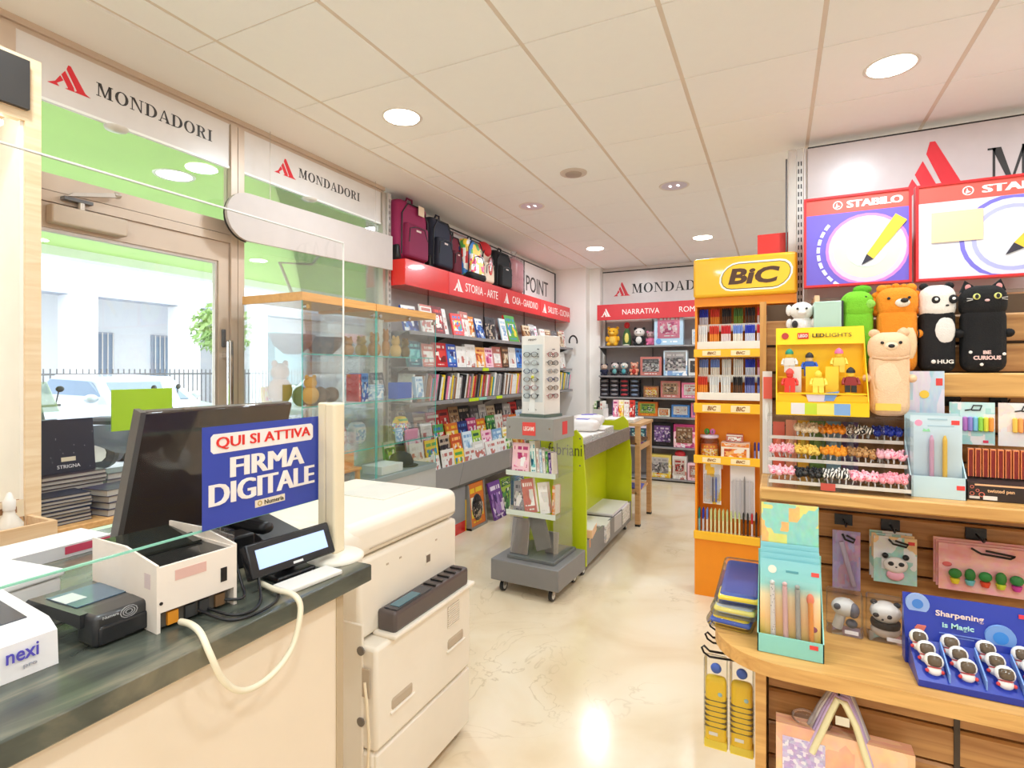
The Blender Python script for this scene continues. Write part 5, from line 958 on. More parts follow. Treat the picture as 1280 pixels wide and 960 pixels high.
# lower tray: toys and glue, bottom: hanging packs and pencils
for x, z, c, lb in ((.06, 1.02, (60, 170, 70), 'green ball sharpener on the clear jar of the orange stand'), (.10, 1.0, (226, 110, 180), 'pink ball sharpener beside the green one'), (.19, 1.0, (70, 180, 80), 'second green ball sharpener on the orange stand')):
    pass
t3 = E('clear_jar', 'clear jar of yellow and orange sharpeners on lower tray', 'jar', (-.395, 3.80, .866)); part('jar', MB(FILM).lathe([(.05, 0), (.06, .02), (.06, .13), (.05, .14)], n=18), t3); part('filling', MB(CV('yellow', 9)).lathe([(.045, .003), (.054, .02), (.054, .10), (.0001, .105)], n=14), t3)
part('jar_lid', MB(K(226, 216, 236)).lathe([(.05, .14), (.058, .145), (.058, .16), (.0001, .162)], n=16), t3)
for x, c, lb in ((-.41, (50, 160, 60), 'green ball eraser on top of the clear jar'), (-.375, (214, 120, 190), 'pink ball eraser on top of the clear jar')): o = thing('ball_eraser', lb, 'eraser', MB(K(*c, .4)).ell((0, 0, .02), (.018, .018, .02)), (x, 3.80, 1.0285)); part('clip', MB(DGREY).box(-.004, .004, -.02, -.016, .01, .03), o)
carton('orange sharpener carton with green strip on lower tray', .17, .1, .12, 'orange', (-.32, 3.76, .866)); carton('white glue carton on the orange sharpener carton', .10, .06, .05, 'white', (-.29, 3.78, .988))
for k in range(14): o = thing('pen', '%s marker in the lower tray of the orange stand' % ('blue' if k % 3 else 'navy'), 'pen', pen(*C3['blue' if k % 3 else 'navy'], .13), (-.12 + (k % 7) * .022, 3.76 + (k // 7) * .025, .8658), 0, 'markers in the lower tray')
def blister(lb, x, y, z, w, h, cm, pens, rz=0, rx=0, tagc=None, name='blister_pack', cat='pack', film=True):
    t = E(name, lb, cat, (x, y, z), rz, rx=rx); part('card', MB(cm).box(0, w, 0, .0015, 0, h), t)
    for px, c, ph in pens: part('pen', MB(K(*c, .35)).cyl((px, -.006, h * .06), (px, -.006, h * ph), .005, n=8).cyl((px, -.006, h * ph), (px, -.006, h * (ph + .06)), .005, .002, n=8), t)
    if film: part('blister', MB(FILM).rb(w * .06, w * .94, -.014, 0, h * .04, h * .72, .006), t)
    if tagc: part('tag', MB(K(226, 70, 66)).box(w * .78, w * .95, -.0008, 0, h * .88, h * .94), t)
    return t
blister('curved white and yellow pen pack hanging on the orange stand', -.43, 3.77, .58, .11, .27, cover('pack_white', [(244, 240, 240), (226, 228, 240), (250, 200, 60), (240, 240, 244)], 2.5, lines=False), [(.06, (120, 110, 130), .6), (.08, (90, 120, 220), .6)]); blister('wide clear pack of pale pens hanging on the orange stand', -.265, 3.77, .50, .145, .34, mk('pack_clear', rgb(232, 226, 228), .3), [(.03, (236, 232, 236), .7), (.06, (226, 222, 230), .7), (.085, (150, 146, 150), .75), (.115, (236, 232, 240), .7)]); blister('small pink price card hanging on the orange stand', -.345, 3.78, .81, .035, .045, K(244, 214, 200), [], film=False, name='price_card', cat='card')
for k, c in enumerate(['teal', 'blue', 'cream', 'pale yellow', 'pale yellow', 'pale yellow', 'pale yellow', 'pale yellow', 'pale yellow', 'pale yellow', 'pale yellow', 'black', 'black', 'red', 'black', 'black', 'black', 'black']):
    for r in range(2): thing('pencil', '%s pencil in the bottom bin of the orange stand' % c, 'pencil', pen(*C3[c], .17), (-.455 + k * .0245, 3.76 + r * .04, .378), 0, 'pencils in the bottom bin')
# ================================================================ PARTITION WALL
s = E('partition_sign', 'large white sign panel with big red mark on the partition wall', 'sign', (.18, 3.925, 0)); part('panel', MB(mk('sign_white_large', rgb(204, 194, 194), .3)).box(0, 2.6, -.02, 0, 1.9, 2.845), s); part('top_edge', MB(BLACK).box(0, 2.6, -.022, .0, 2.845, 2.853), s)
amark(s, .43, .85, 2.40, 2.775, -.02, LOGO); serif('MONDADORI', s, .885, 2.55, 2.48, 2.69, -.02, K(44, 40, 40))
t = E('slotted_post', 'tall slotted steel post at end of the partition wall', 'post', (.115, 3.92, 0)); part('post', MB(mk('post_steel', rgb(206, 200, 194), .35, .4)).box(-.045, .0, -.03, .03, 0, 2.85), t); part('post_edge', MB(DGREY).box(-.06, -.05, -.02, .02, 0, 2.80), t); sl = MB(MC['slotted_steel']).box(.004, .038, -.03, .0, 0, 2.85).use(BLACK)
for k in range(56): sl.box(.010, .017, -.0306, -.03, .1 + k * .048, .128 + k * .048).box(.025, .032, -.0306, -.03, .1 + k * .048, .128 + k * .048)
part('slot_strip', sl, t)
thing('red_sign', 'plain red sign board behind the orange stand top', 'panel', MB(K(232, 56, 50, .35)).rb(0, .22, 0, .06, 0, .175, .003), (-.11, 3.955, 2.17))
thing('panel_support', 'grey steel column carrying the plain red sign board', 'post', MB(GREY).box(0, .05, 0, .05, 0, 2.17), (-.03, 3.96, 0))
LB = {}
def lightbox(lb, x0, x1, kind):
    w = x1 - x0; t = E('backlit_advert', lb, 'advert', (x0, 3.60, 1.93)); h = .515
    part('frame', MB(mk('advert_red', rgb(216, 40, 44), .35)).box(0, w, 0, .06, 0, .012).box(0, w, 0, .06, h - .012, h).box(0, .012, 0, .06, .012, h - .012).box(w - .012, w, 0, .06, .012, h - .012).box(.012, w - .012, .05, .06, .012, h - .012), t)
    em = .06
    part('band', MB(mk('advert_coral', rgb(236, 90, 80), .3, em=em)).box(.012, w - .012, .008, .05, h - .10, h - .012), t)
    f = part('field', MB(mk('advert_violet', rgb(110, 92, 196), .3, em=em) if kind == 0 else mk('advert_pale', rgb(214, 212, 224), .3, em=em)).box(.012, w - .012, .008, .05, .012, h - .10), t)
    cx, cz = w * .60, .20
    for r, c in ((.20, (206, 130, 204)), (.185, (206, 196, 224)), (.16, (206, 224, 196)), (.10, (222, 222, 224))) if kind == 0 else ((.22, (120, 110, 210)), (.20, (214, 214, 232)), (.17, (176, 176, 226)), (.15, (222, 222, 230))):
        p = [(cx + r * math.cos(a), cz + r * math.sin(a)) for a in [2 * math.pi * k / 28 for k in range(28)]]; p = [(min(max(x, .013), w - .013), min(max(z, .013), h - .101)) for x, z in p]
        part('print_disc', MB(mk('adv_%d_%d_%d' % c, rgb(*c), .3, em=em)).prism(p, .008 - (.23 - r) * .02, .008), f)
    pa = MB(mk('adv_pen', rgb(250, 196, 60) if kind == 0 else rgb(120, 90, 200), .3, em=em)).prism([(w * .60, .17), (w * .66, .14), (w * .96, .34), (w * .86, .38)], .0025, .003); part('print_pen', pa, f); part('print_tip', MB(K(50, 46, 60)).prism([(w * .55, .11), (w * .66, .14), (w * .60, .17)], .0022, .003), f)
    if kind: part('print_swatch', MB(mk('adv_peach', rgb(250, 206, 160), .3, em=em)).box(w * .1, w * .42, .0025, .003, .2, .36), f)
    ar = MB(K(244, 240, 250))
    for k in range(9): a = R(140 + k * 11); ring_arc(ar, cx, cz, (.245, .245), (.228, .228), .006, .0075, a, a + R(8), 2)
    part('print_ticks', ar, f) if kind == 0 else None
    tx('STABILO', t, w * .42, w * .92, h - .075, h - .035, .008, TXTW, bold=.008, fat=.05); e = MB(TXTW); ring_arc(e, w * .33, h - .055, (.024, .024), (.019, .019), .0065, .008, 0, 6.2832, 18); e.prism([(w * .33 - .012, h - .07), (w * .33 - .004, h - .04), (w * .33, h - .055), (w * .33 + .012, h - .062)], .0065, .008); part('emblem', e, t)
    for x in (.05, w - .08): part('bracket', MB(DGREY).box(x, x + .03, .06, .302, h * .5, h * .5 + .03), t)
lightbox('backlit violet pen advert with red frame beside the slotted post', .147, .662, 0); lightbox('backlit pale pen advert with red frame and wide disc print', .68, 1.36, 1)
t = E('partition_shelf', 'shelf unit with light wood back beneath the backlit adverts', 'shelving', (.2, 3.92, 0)); part('back', MB(PALEW).box(0, 2.4, -.02, 0, .1, 1.88), t)
for z in (.5, 1.0, 1.5): part('shelf', MB(OAKL).box(0, 2.4, -.34, -.02, z, z + .025), t)
for x in (0, 1.2, 2.375): part('side', MB(PALEW).box(x, x + .025, -.34, -.02, 0, 1.88), t)
for k, (x, c, h) in enumerate(((.3, 'teal', .26), (.62, 'pink', .24), (.95, 'white', .28), (1.46, 'pale blue', .25), (1.75, 'purple', .28))): carton('%s gift carton on top shelf beneath the backlit adverts' % c, .26, .2, h, c, (x, 3.62, 1.526))
# ================================================================ WOODEN GONDOLA (right foreground)
G = E('wooden_gondola', 'slatted oak display gondola with rounded lower shelf', 'display shelf', (0, 0, 0))
OKE = wood('oak_edge', (214, 160, 92), (190, 134, 70), sc=(20, 20, 1.5))
def slats(y, z0, z1, x0, x1, hgt=.058):
    sm = MB(OAK).prismx([(0, .0), (0, hgt - .006), (.004, hgt - .002), (.016, hgt - .002), (.016, .0)], x0, x1).mesh('slat'); z = z0
    while z + hgt <= z1: link('slat', sm, G, (0, y, z)); z += hgt + .004
slats(1.42, .952, 1.61, -.02, 1.15); part('backing', MB(K(84, 60, 36)).box(-.02, 1.15, 1.436, 1.45, .0, 1.605), G)
slats(1.12, .06, .925, -.012, .262); slats(1.12, .06, .925, .270, 1.15); part('lower_backing', MB(K(70, 50, 32)).box(-.012, 1.15, 1.137, 1.15, 0, .924), G)
part('side_panel', MB(OKE).box(-.034, -.016, 1.10, 1.45, 0, .9245), G); part('stile', MB(OAKL).box(-.034, -.016, 1.085, 1.10, 0, .9245), G); part('side_panel', MB(OKE).box(-.034, -.0205, 1.40, 1.45, .951, 1.61), G)
pl = [(1.15, 1.03), (1.15, 1.45), (-.108, 1.45), (-.108, 1.15)] + [(.012 - .12 * math.cos(a), 1.15 - .12 * math.sin(a)) for a in [math.pi / 2 * k / 10 for k in range(1, 11)]]
part('lower_shelf', MB(OAKL).prismz(pl, .925, .95), G); part('upper_shelf', MB(OAKL).rb(-.03, 1.15, 1.22, 1.418, 1.187, 1.212, .003, 1), G); part('top_ledge', MB(OAKL).rb(.10, 1.15, 1.352, 1.418, 1.398, 1.445, .003, 1), G)
part('panel_joint', MB(K(60, 46, 34)).box(.262, .270, 1.118, 1.137, .06, .924), G); part('label_holder', MB(K(230, 214, 180)).box(.0, .03, 1.105, 1.119, .908, .920), G)
def plate(x, y, z, w=.03): part('hook_plate', MB(BLACK).box(x - w / 2, x + w / 2, y - .004, y, z - .012, z + .012), G); part('hook', MB(HOOKM).tube([(x, y, z), (x, y - .05, z - .004), (x, y - .062, z + .006)], .0018), G)
for k, y in enumerate((1.115, 1.175, 1.234, 1.293, 1.352)):
    part('wire_hook', MB(HOOKM).tube([(-.034, y, .902), (-.115, y, .897), (-.126, y, .903), (-.130, y, .912), (-.126, y + .003, .915), (-.116, y + .006, .905), (-.034, y + .006, .908)], .0022), G)
# --- acrylic pen dispenser
t = E('acrylic_pen_dispenser', 'clear acrylic stepped dispenser of animal print pens on upper shelf', 'pen dispenser', (-.016, 1.232, 1.2125))
for x in (0, .242): part('side_sheet', MB(ACR).box(x, x + .003, 0, .13, 0, .142), t)
part('back_sheet', MB(ACR).box(.003, .242, .127, .13, 0, .142), t); part('top_sheet', MB(ACR).box(0, .245, .03, .13, .142, .145), t); part('base_sheet', MB(ACR).box(.003, .242, 0, .127, 0, .003), t)
for i, (yy, zz) in enumerate(((.012, .022), (.048, .062), (.084, .104))): s_ = part('step', MB(ACR).box(.003, .242, yy - .012, yy + .022, zz - .012, zz - .010), t); part('step_lip', MB(mk('acr_lip', rgb(214, 206, 196), .2)).box(.003, .242, yy - .0125, yy - .011, zz - .013, zz - .006), s_)
part('tag', MB(K(200, 80, 66)).box(.095, .120, -.003, 0, .002, .016), t)
for k in range(1, 5): part('divider', MB(ACR).box(.05 * k - .001, .05 * k + .001, .004, .126, .003, .142), t)
ZEB = speckle('print_zebra', (30, 28, 28), (240, 234, 226), 60, .42, wave=True); LEO = speckle('print_leopard', (70, 40, 24), (190, 140, 84), 260, .30); BLU = speckle('print_bluedot', (220, 230, 250), (24, 44, 150), 300, .12); PNK = speckle('topper_pink', (240, 80, 120), (248, 190, 200), 220, .34); TIG = speckle('print_tiger', (120, 60, 20), (240, 150, 40), 220, .22); CRM = speckle('print_cream', (150, 110, 70), (244, 226, 196), 300, .22); GIR = speckle('print_giraffe', (170, 110, 40), (244, 204, 90), 240, .30); BLK = speckle('print_black', (60, 50, 44), (26, 24, 24), 200, .3); ORG = K(246, 160, 40, .7); PKR = speckle('print_candy', (226, 50, 90), (250, 210, 216), 200, .5, wave=True)
STC = K(206, 200, 196, .2)
TP = {}
def fancy(m):
    if m not in TP: TP[m] = MB(STC).cyl((0, 0, -.012), (0, 0, .002), .0014, n=6).use(m).ell((0, 0, .003), (.0074, .0070, .0062), 8, 6).ell((.005, -.003, .008), (.003, .0026, .004), 6, 4).ell((-.005, -.003, .008), (.003, .0026, .004), 6, 4).mesh('topper_pen')
    return TP[m]
for row, (yy, zz), cl in ((0, (.012, .022), [('pink fluffy', PNK), ('black spotted', BLK), ('zebra striped', ZEB), ('pink flamingo', PNK), ('candy striped pink', PKR)]), (1, (.048, .062), [('pale pink', PNK), ('yellow giraffe print', GIR), ('plain orange', ORG), ('brown leopard print', LEO), ('rose pink', PNK)]), (2, (.084, .104), [(None, None), ('cream dotted', CRM), ('orange tiger print', TIG), ('zebra print', ZEB), ('blue dotted', BLU)])):
    for j, (nm, m) in enumerate(cl):
        if not m: continue
        for k in range(12): thing('topper_pen', '%s topped pen in the %s step of the clear dispenser' % (nm, ('lowest', 'middle', 'highest')[row]), 'pen', fancy(m), (-.016 + .010 + j * .0475 + (k % 4) * .0112 + RR.uniform(-.001, .001), 1.232 + yy - .006 + (k // 4) * .010, 1.2125 + zz + .003 + RR.uniform(0, .004) + (k // 4) * .002), RR.uniform(0, 6), '%s pens' % nm, RR.uniform(-.3, .3), RR.uniform(-.3, .3))
# cards behind the dispenser
for k, (x, z, w, h, c, n) in enumerate(((-.028, 1.213, .020, .235, (236, 232, 230), 'white'), (-.006, 1.213, .024, .12, (232, 96, 70), 'coral red'), (.020, 1.213, .022, .125, (244, 150, 110), 'peach'), (.044, 1.213, .022, .125, (244, 184, 40), 'amber'), (.068, 1.213, .030, .125, (110, 150, 60), 'leaf green'), (.10, 1.213, .028, .125, (150, 190, 210), 'sky blue'), (.13, 1.213, .03, .125, (130, 100, 150), 'violet'))):
    o = thing('greeting_card', '%s greeting card standing behind the clear dispenser' % n, 'card', MB(K(*c, .5)).box(0, w, 0, .003, 0, h), (x, 1.385, z), 0); part('print', MB(K(*[min(255, v + 40) for v in c], .5)).ell((w / 2, -.0004, h * .6), (w * .25, .0006, h * .1), 8, 4), o)
o = thing('greeting_card', 'coral card above the white card at gondola end', 'card', MB(K(236, 100, 84, .5)).box(0, .018, 0, .003, 0, .05), (-.026, 1.380, 1.385), 0)
# --- yellow mini figure display
t = E('mini_figure_display', 'yellow counter display of small light up figures on the dispenser', 'toy display', (0, 1.27, 1.358))
YL = mk('display_yellow', rgb(252, 202, 10), .35); part('back_card', MB(YL).box(0, .165, .075, .078, 0, .182), t); hdr = part('header', MB(YL).prismx([(.058, .148), (.075, .185), (.078, .185), (.061, .148)], 0, .165), t)
for x in (0, .163): part('side_card', MB(YL).prismx([(.0, 0), (.0, .03), (.058, .148), (.078, .148), (.078, 0)], x, x + .002), t)
fr_ = part('front_strip', MB(YL).box(0, .165, -.002, 0, 0, .027), t); part('floor_card', MB(YL).box(.002, .163, 0, .075, 0, .002), t); part('inner_step', MB(YL).prism([(.002, .027), (.163, .027), (.163, .04), (.13, .048), (.11, .038), (.06, .034), (.04, .046), (.002, .044)], .006, .008), t)
for x0, x1, c in ((.028, .053, (226, 220, 222)), (.053, .075, (196, 214, 50)), (.075, .105, (248, 222, 110)), (.105, .133, (130, 170, 220))): part('colour_patch', MB(K(*c)).box(x0, x1, -.0026, -.002, .002, .025), fr_)
part('pale_patch', MB(K(226, 214, 226)).prism([(.06, .028), (.09, .028), (.098, .046), (.055, .044)], .0052, .006), t); part('blue_patch', MB(K(110, 150, 214)).prism([(.088, .03), (.105, .03), (.115, .05), (.09, .046)], .0050, .006), t)
part('red_tag', MB(K(214, 50, 44)).box(.042, .063, .0625, .0645, .160, .173), hdr); tx('LEGO', hdr, .044, .061, .163, .170, .0622, TXTW, bold=.04); tx('LED', hdr, .070, .093, .163, .171, .0635, K(50, 44, 30), bold=.03); tx('LIGHTS', hdr, .095, .142, .163, .171, .0635, K(70, 62, 40)); part('round_badge', MB(K(190, 60, 60)).cyl((.018, .062, .167), (.018, .066, .167), .007, n=14), hdr)
def fig(lb, x, z, dy, body, head, hat, arms=None):
    t = E('mini_figure', lb, 'toy figure', (x, 1.27 + dy, z), 0, 'small figures in the yellow display'); s_ = 1.0
    part('leg', MB(K(*body)).box(-.010, -.0008, -.004, .004, 0, .014), t); part('leg', MB(K(*body)).box(.0008, .010, -.004, .004, 0, .014), t)
    part('torso', MB(K(*(arms or body))).add([(-.011, -.005, .014), (.011, -.005, .014), (.011, .005, .014), (-.011, .005, .014), (-.0085, -.005, .031), (.0085, -.005, .031), (.0085, .005, .031), (-.0085, .005, .031)], [(3, 2, 1, 0), (4, 5, 6, 7), (0, 1, 5, 4), (1, 2, 6, 5), (2, 3, 7, 6), (3, 0, 4, 7)]), t)
    for q in (-1, 1): part('arm', MB(K(*(arms or body))).tube([(q * .010, 0, .029), (q * .0135, -.001, .022), (q * .0135, -.006, .016)], .003, 6), t)
    part('head', MB(K(*head)).lathe([(.004, .031), (.0065, .033), (.0065, .041), (.004, .043), (.003, .0455)], n=12), t)
    if hat: part('hat', MB(K(*hat)).lathe([(.0082, .039), (.0078, .044), (.004, .049), (.0001, .051)], n=12), t)
fig('all red small figure in front of the yellow display', .026, .046 + 1.358, .012, (226, 52, 44), (226, 60, 50), (220, 70, 60)); fig('small figure with green hat at rear of yellow display', .026, 1.358 + .088, .05, (230, 226, 220), (240, 200, 60), (20, 140, 110)); fig('small figure in blue suit with black hair', .064, 1.358 + .080, .05, (40, 90, 190), (240, 206, 150), (40, 34, 34), (40, 90, 190)); fig('small pink helmet figure in yellow display', .118, 1.358 + .088, .05, (244, 220, 90), (244, 204, 70), (230, 110, 160)); fig('small bearded figure with black hat in front of yellow display', .135, 1.358 + .048, .012, (40, 36, 34), (244, 204, 70), (30, 26, 26), (150, 40, 40)); fig('small yellow duck coloured figure in middle of display', .078, 1.358 + .046, .010, (248, 226, 90), (248, 216, 70), None)
part('figure_step', MB(YL).box(.006, .16, .018, .022, .027, .046), t); part('figure_shelf', MB(YL).box(.004, .161, .002, .022, .043, .0455), t); part('figure_shelf', MB(YL).box(.004, .161, .04, .062, .076, .079), t)
for x, z, c in ((.068, .05, (252, 206, 40)), (.104, .05, (252, 210, 60)), (.036, .05, (226, 222, 216))): part('figure_card', MB(K(*c)).box(x - .012, x + .012, .03, .032, z - .004, z + .05), t)
# --- plush pencil cases
def case(lb, x0, x1, y, z, h, c1, c2=None, split=.70, d=.055, ears=None, earc=None, name='plush_pencil_case', rz=0):
    w = x1 - x0; t = E(name, lb, 'plush pencil case', ((x0 + x1) / 2, y, z), rz, 'plush pencil cases'); r = w * .30
    part('body', MB(c1).rb(-w / 2, w / 2, -d / 2, d / 2, 0, h * split + .012, min(r, d * .42), 4), t)
    hd = part('head', MB(c2 or c1).rb(-w * .53, w * .53, -d * .54, d * .54, h * split - .012, h, min(w * .42, d * .5), 5), t)
    for s_ in (-1, 1):
        if ears == 'round': e = part('ear', MB(earc or c1).ell((s_ * w * .36, 0, h * .99), (w * .15, .008, w * .13), 10, 6), hd)
        if ears == 'cat': e = part('ear', MB(earc or c1).add([(s_ * w * .50, -.006, h * .93), (s_ * w * .16, -.006, h * .975), (s_ * w * .40, -.001, h * 1.07), (s_ * w * .50, .008, h * .93), (s_ * w * .16, .008, h * .975)], [(0, 1, 2), (3, 2, 4), (0, 2, 3), (1, 4, 2), (0, 3, 4, 1)] if s_ > 0 else [(0, 2, 1), (3, 4, 2), (0, 3, 2), (1, 2, 4), (0, 1, 4, 3)]), hd)
        part('arm', MB(c1).ell((s_ * w * .55, -d * .1, h * .45), (w * .13, d * .3, h * .05), 8, 6), t)
    return t, hd, w, d
def face(hd, w, d, h, ez, eyec=BLACK, er=.006, nose=None, nz=None, eyepos=.22):
    for s_ in (-1, 1): part('eye', MB(eyec).ell((s_ * w * eyepos, -d * .56, h * ez), (er, .003, er), 10, 6), hd)
    if nose: part('nose', MB(nose).ell((0, -d * .60, h * (nz or ez - .06)), (.006, .004, .004), 10, 6), hd)
FB = lambda r, g, b: mk('fleece_%d_%d_%d' % (r, g, b), rgb(r, g, b), .95, noise=.08, ns=120, bump=.35, bs=500)
t, hd, w, d = case('bright green plush dinosaur pencil case behind the orange lion', .128, .186, 1.385, 1.4455, .175, FB(126, 204, 50), d=.05); part('crest', MB(FB(100, 184, 40)).ell((.01, .0, .178), (.018, .008, .010), 8, 6), hd); part('smile', MB(K(80, 120, 40)).tube([(.006, -.024, .148), (.014, -.025, .144), (.022, -.023, .147)], .001), hd); part('eye', MB(BLACK).ell((.014, -.023, .160), (.002, .002, .002)), hd); part('cheek', MB(FB(150, 214, 90)).ell((.018, -.02, .145), (.014, .006, .010)), hd)
t, hd, w, d = case('orange plush lion pencil case between dinosaur and panda', .192, .262, 1.380, 1.4455, .178, FB(246, 150, 40), d=.05, ears='round'); h_ = .178; mn = MB(FB(240, 134, 20)).ell((0, .008, .148), (.040, .020, .036), 18, 8)
for q in range(13): mn.ell((.040 * math.cos(R(-30 + q * 20)), .008, .146 + .033 * math.sin(R(-30 + q * 20))), (.009, .014, .009), 8, 6)
part('mane', mn, hd); face(hd, w, d, h_, .86, er=.003, eyepos=.25); part('muzzle', MB(FB(250, 240, 228)).ell((.006, -.028, .143), (.013, .008, .009)), hd); part('nose', MB(BLACK).ell((.008, -.036, .147), (.007, .004, .005)), hd); part('belly', MB(FB(250, 214, 170)).ell((.008, -.021, .06), (.024, .006, .045)), t)
t, hd, w, d = case('beige plush bear pencil case in front of the orange lion', .170, .238, 1.318, 1.3585, .168, FB(244, 206, 168), d=.052, ears='round', earc=FB(236, 196, 158)); face(hd, w, d, .168, .87, er=.0032, nose=BLACK, nz=.83); part('snout', MB(FB(250, 222, 190)).ell((0, -.0265, .139), (.013, .006, .008)), hd); part('belly', MB(FB(248, 214, 178)).ell((-.004, -.0225, .075), (.024, .006, .04)), t); part('paw_print', MB(K(246, 206, 90)).box(-.026, .016, -.0268, -.0258, .012, .026), t); part('collar_fold', MB(FB(226, 184, 146)).tube([(-.03, -.018, .118), (-.012, -.026, .114), (.012, -.026, .114), (.03, -.018, .118)], .003), t)
t, hd, w, d = case('black plush panda pencil case with white head beside the lion', .266, .324, 1.382, 1.4455, .178, FB(30, 28, 30), FB(244, 238, 232), split=.66, d=.052, ears='round', earc=FB(34, 32, 34))
for s_ in (-1, 1): part('eye_patch', MB(FB(40, 38, 40)).ell((.008 + s_ * .014, -.026, .146), (.008, .004, .009)), hd); part('eye', MB(K(240, 240, 240)).ell((.008 + s_ * .014, -.0302, .147), (.003, .001, .003)), hd)
part('nose', MB(BLACK).ell((.012, -.0285, .134), (.003, .002, .002)), hd); part('belly', MB(FB(240, 234, 230)).ell((.008, -.023, .085), (.018, .006, .030)), t); tx('HUG', t, -.004, .022, .018, .026, -.0268, TXTW, bold=.03); part('paw_mark', MB(TXTW).ell((-.010, -.0262, .022), (.004, .001, .004)), t)
t, hd, w, d = case('black plush cat pencil case with yellow eyes beside the panda', .332, .402, 1.375, 1.4455, .172, FB(26, 25, 27), split=.68, d=.052, ears='cat'); h_ = .172
for s_ in (-1, 1): part('eye', MB(K(226, 226, 130)).ell((s_ * .016, -.0278, .148), (.006, .002, .006)), hd); part('pupil', MB(BLACK).ell((s_ * .016, -.0298, .148), (.003, .001, .0045)), hd); part('whisker', MB(K(230, 226, 220)).tube([(s_ * .022, -.0284, .142), (s_ * .031, -.027, .140)], .0006).tube([(s_ * .022, -.0284, .144), (s_ * .031, -.027, .145)], .0006), hd)
part('inner_ear', MB(FB(236, 160, 160)).ell((-.024, -.0065, .169), (.005, .001, .006)), hd); part('inner_ear', MB(FB(236, 160, 160)).ell((.024, -.0065, .169), (.005, .001, .006)), hd); part('nose', MB(K(236, 190, 190)).ell((0, -.0284, .140), (.004, .002, .0025)), hd); tx('BE', t, -.006, .006, .036, .043, -.0268, K(246, 206, 200), bold=.04); tx('CURIOUS', t, -.021, .021, .025, .033, -.0268, K(246, 206, 200), bold=.04)
for x, z in ((-.025, .040), (.026, .036), (-.008, .016)): part('paw_mark', MB(TXTW).ell((x, -.0264, z), (.003, .001, .003)), t)
# white plush and mint box behind the yellow display
t = plush('white plush cow with dark patches behind the yellow display', .048, 1.425, 1.6125, .085, FB(244, 238, 234), belly=FB(250, 240, 240), ears='floppy'); part('patch', MB(FB(60, 56, 60)).ell((-.014, -.02, .03), (.006, .006, .009)), t); t.location = (.052, 1.392, 1.5225)
thing('plush_box', 'pale carton carrying the white plush cow', 'box', MB(K(226, 222, 216)).rb(-.05, .05, -.02, .024, 0, .068, .003), (.052, 1.39, 1.454 - .0))
o = thing('mint_carton', 'plain mint green carton standing behind the yellow display', 'box', MB(K(184, 214, 200, .4)).rb(0, .052, 0, .05, 0, .24, .002), (.075, 1.36, 1.36)); part('dark_edge', MB(K(50, 50, 54)).box(.052, .055, .0, .05, 0, .24), o)
# --- packs on the upper shelf and slats
t = E('light_pen_box', 'pale blue counter box of two slim pens on upper shelf', 'pen box', (.228, 1.255, 1.2125)); PB = mk('box_aqua', rgb(196, 222, 230), .35)
part('tray', MB(PB).box(0, .085, 0, .0018, 0, .040).box(0, .085, .05, .0518, 0, .155).prismx([(0, 0), (0, .04), (.05, .10), (.05, 0)], 0, .0018).prismx([(0, 0), (0, .04), (.05, .10), (.05, 0)], .0832, .085).box(0, .085, .0018, .05, 0, .0015), t); part('card', MB(mk('card_aqua', rgb(206, 226, 236), .3)).box(.003, .082, .016, .018, .002, .152), t)
for x, c in ((.035, (226, 170, 200)), (.055, (250, 200, 50))): part('pen', MB(K(*c, .3)).cyl((x, .010, .02), (x, .010, .108), .0038, n=10).cyl((x, .010, .108), (x, .010, .116), .0038, .0015, n=10), t)
part('pink_dot', MB(K(246, 160, 190)).cyl((.016, .0152, .138), (.016, .016, .138), .006, n=14), t); part('green_smile', MB(K(150, 226, 170)).prism([(.022, .122), (.034, .122), (.032, .128), (.028, .125), (.024, .128)], .0152, .016), t)
for x, z, y in ((.066, .136, .0152), (.070, .018, -.0008)): part('tag', MB(K(236, 70, 66)).box(x, x + .012, y, y + .0008, z, z + .008), t)
part('text_lines', MB(K(170, 200, 214)).box(.03, .06, .0154, .016, .144, .147).box(.03, .07, .0154, .016, .132, .134), t); part('pack_film', MB(FILM).box(.006, .079, .004, .0045, .02, .128), t)
blister('pale blue light pen card with yellow sun on upper shelf', .236, 1.335, 1.2125, .062, .236, cover('card_lightpen', [(196, 216, 236), (206, 226, 240), (226, 220, 236), (176, 214, 226)], 2, lines=False), [], tagc=1, film=False); o = thing('pastel_card', 'green based backing card behind the pale blue light pen card', 'card', MB(K(176, 206, 110)).box(0, .063, 0, .002, 0, .165), (.2355, 1.340, 1.2125)); part('sun', MB(K(246, 206, 70)).cyl((.030, -.0068, .19), (.030, -.0062, .19), .008, n=14), o)
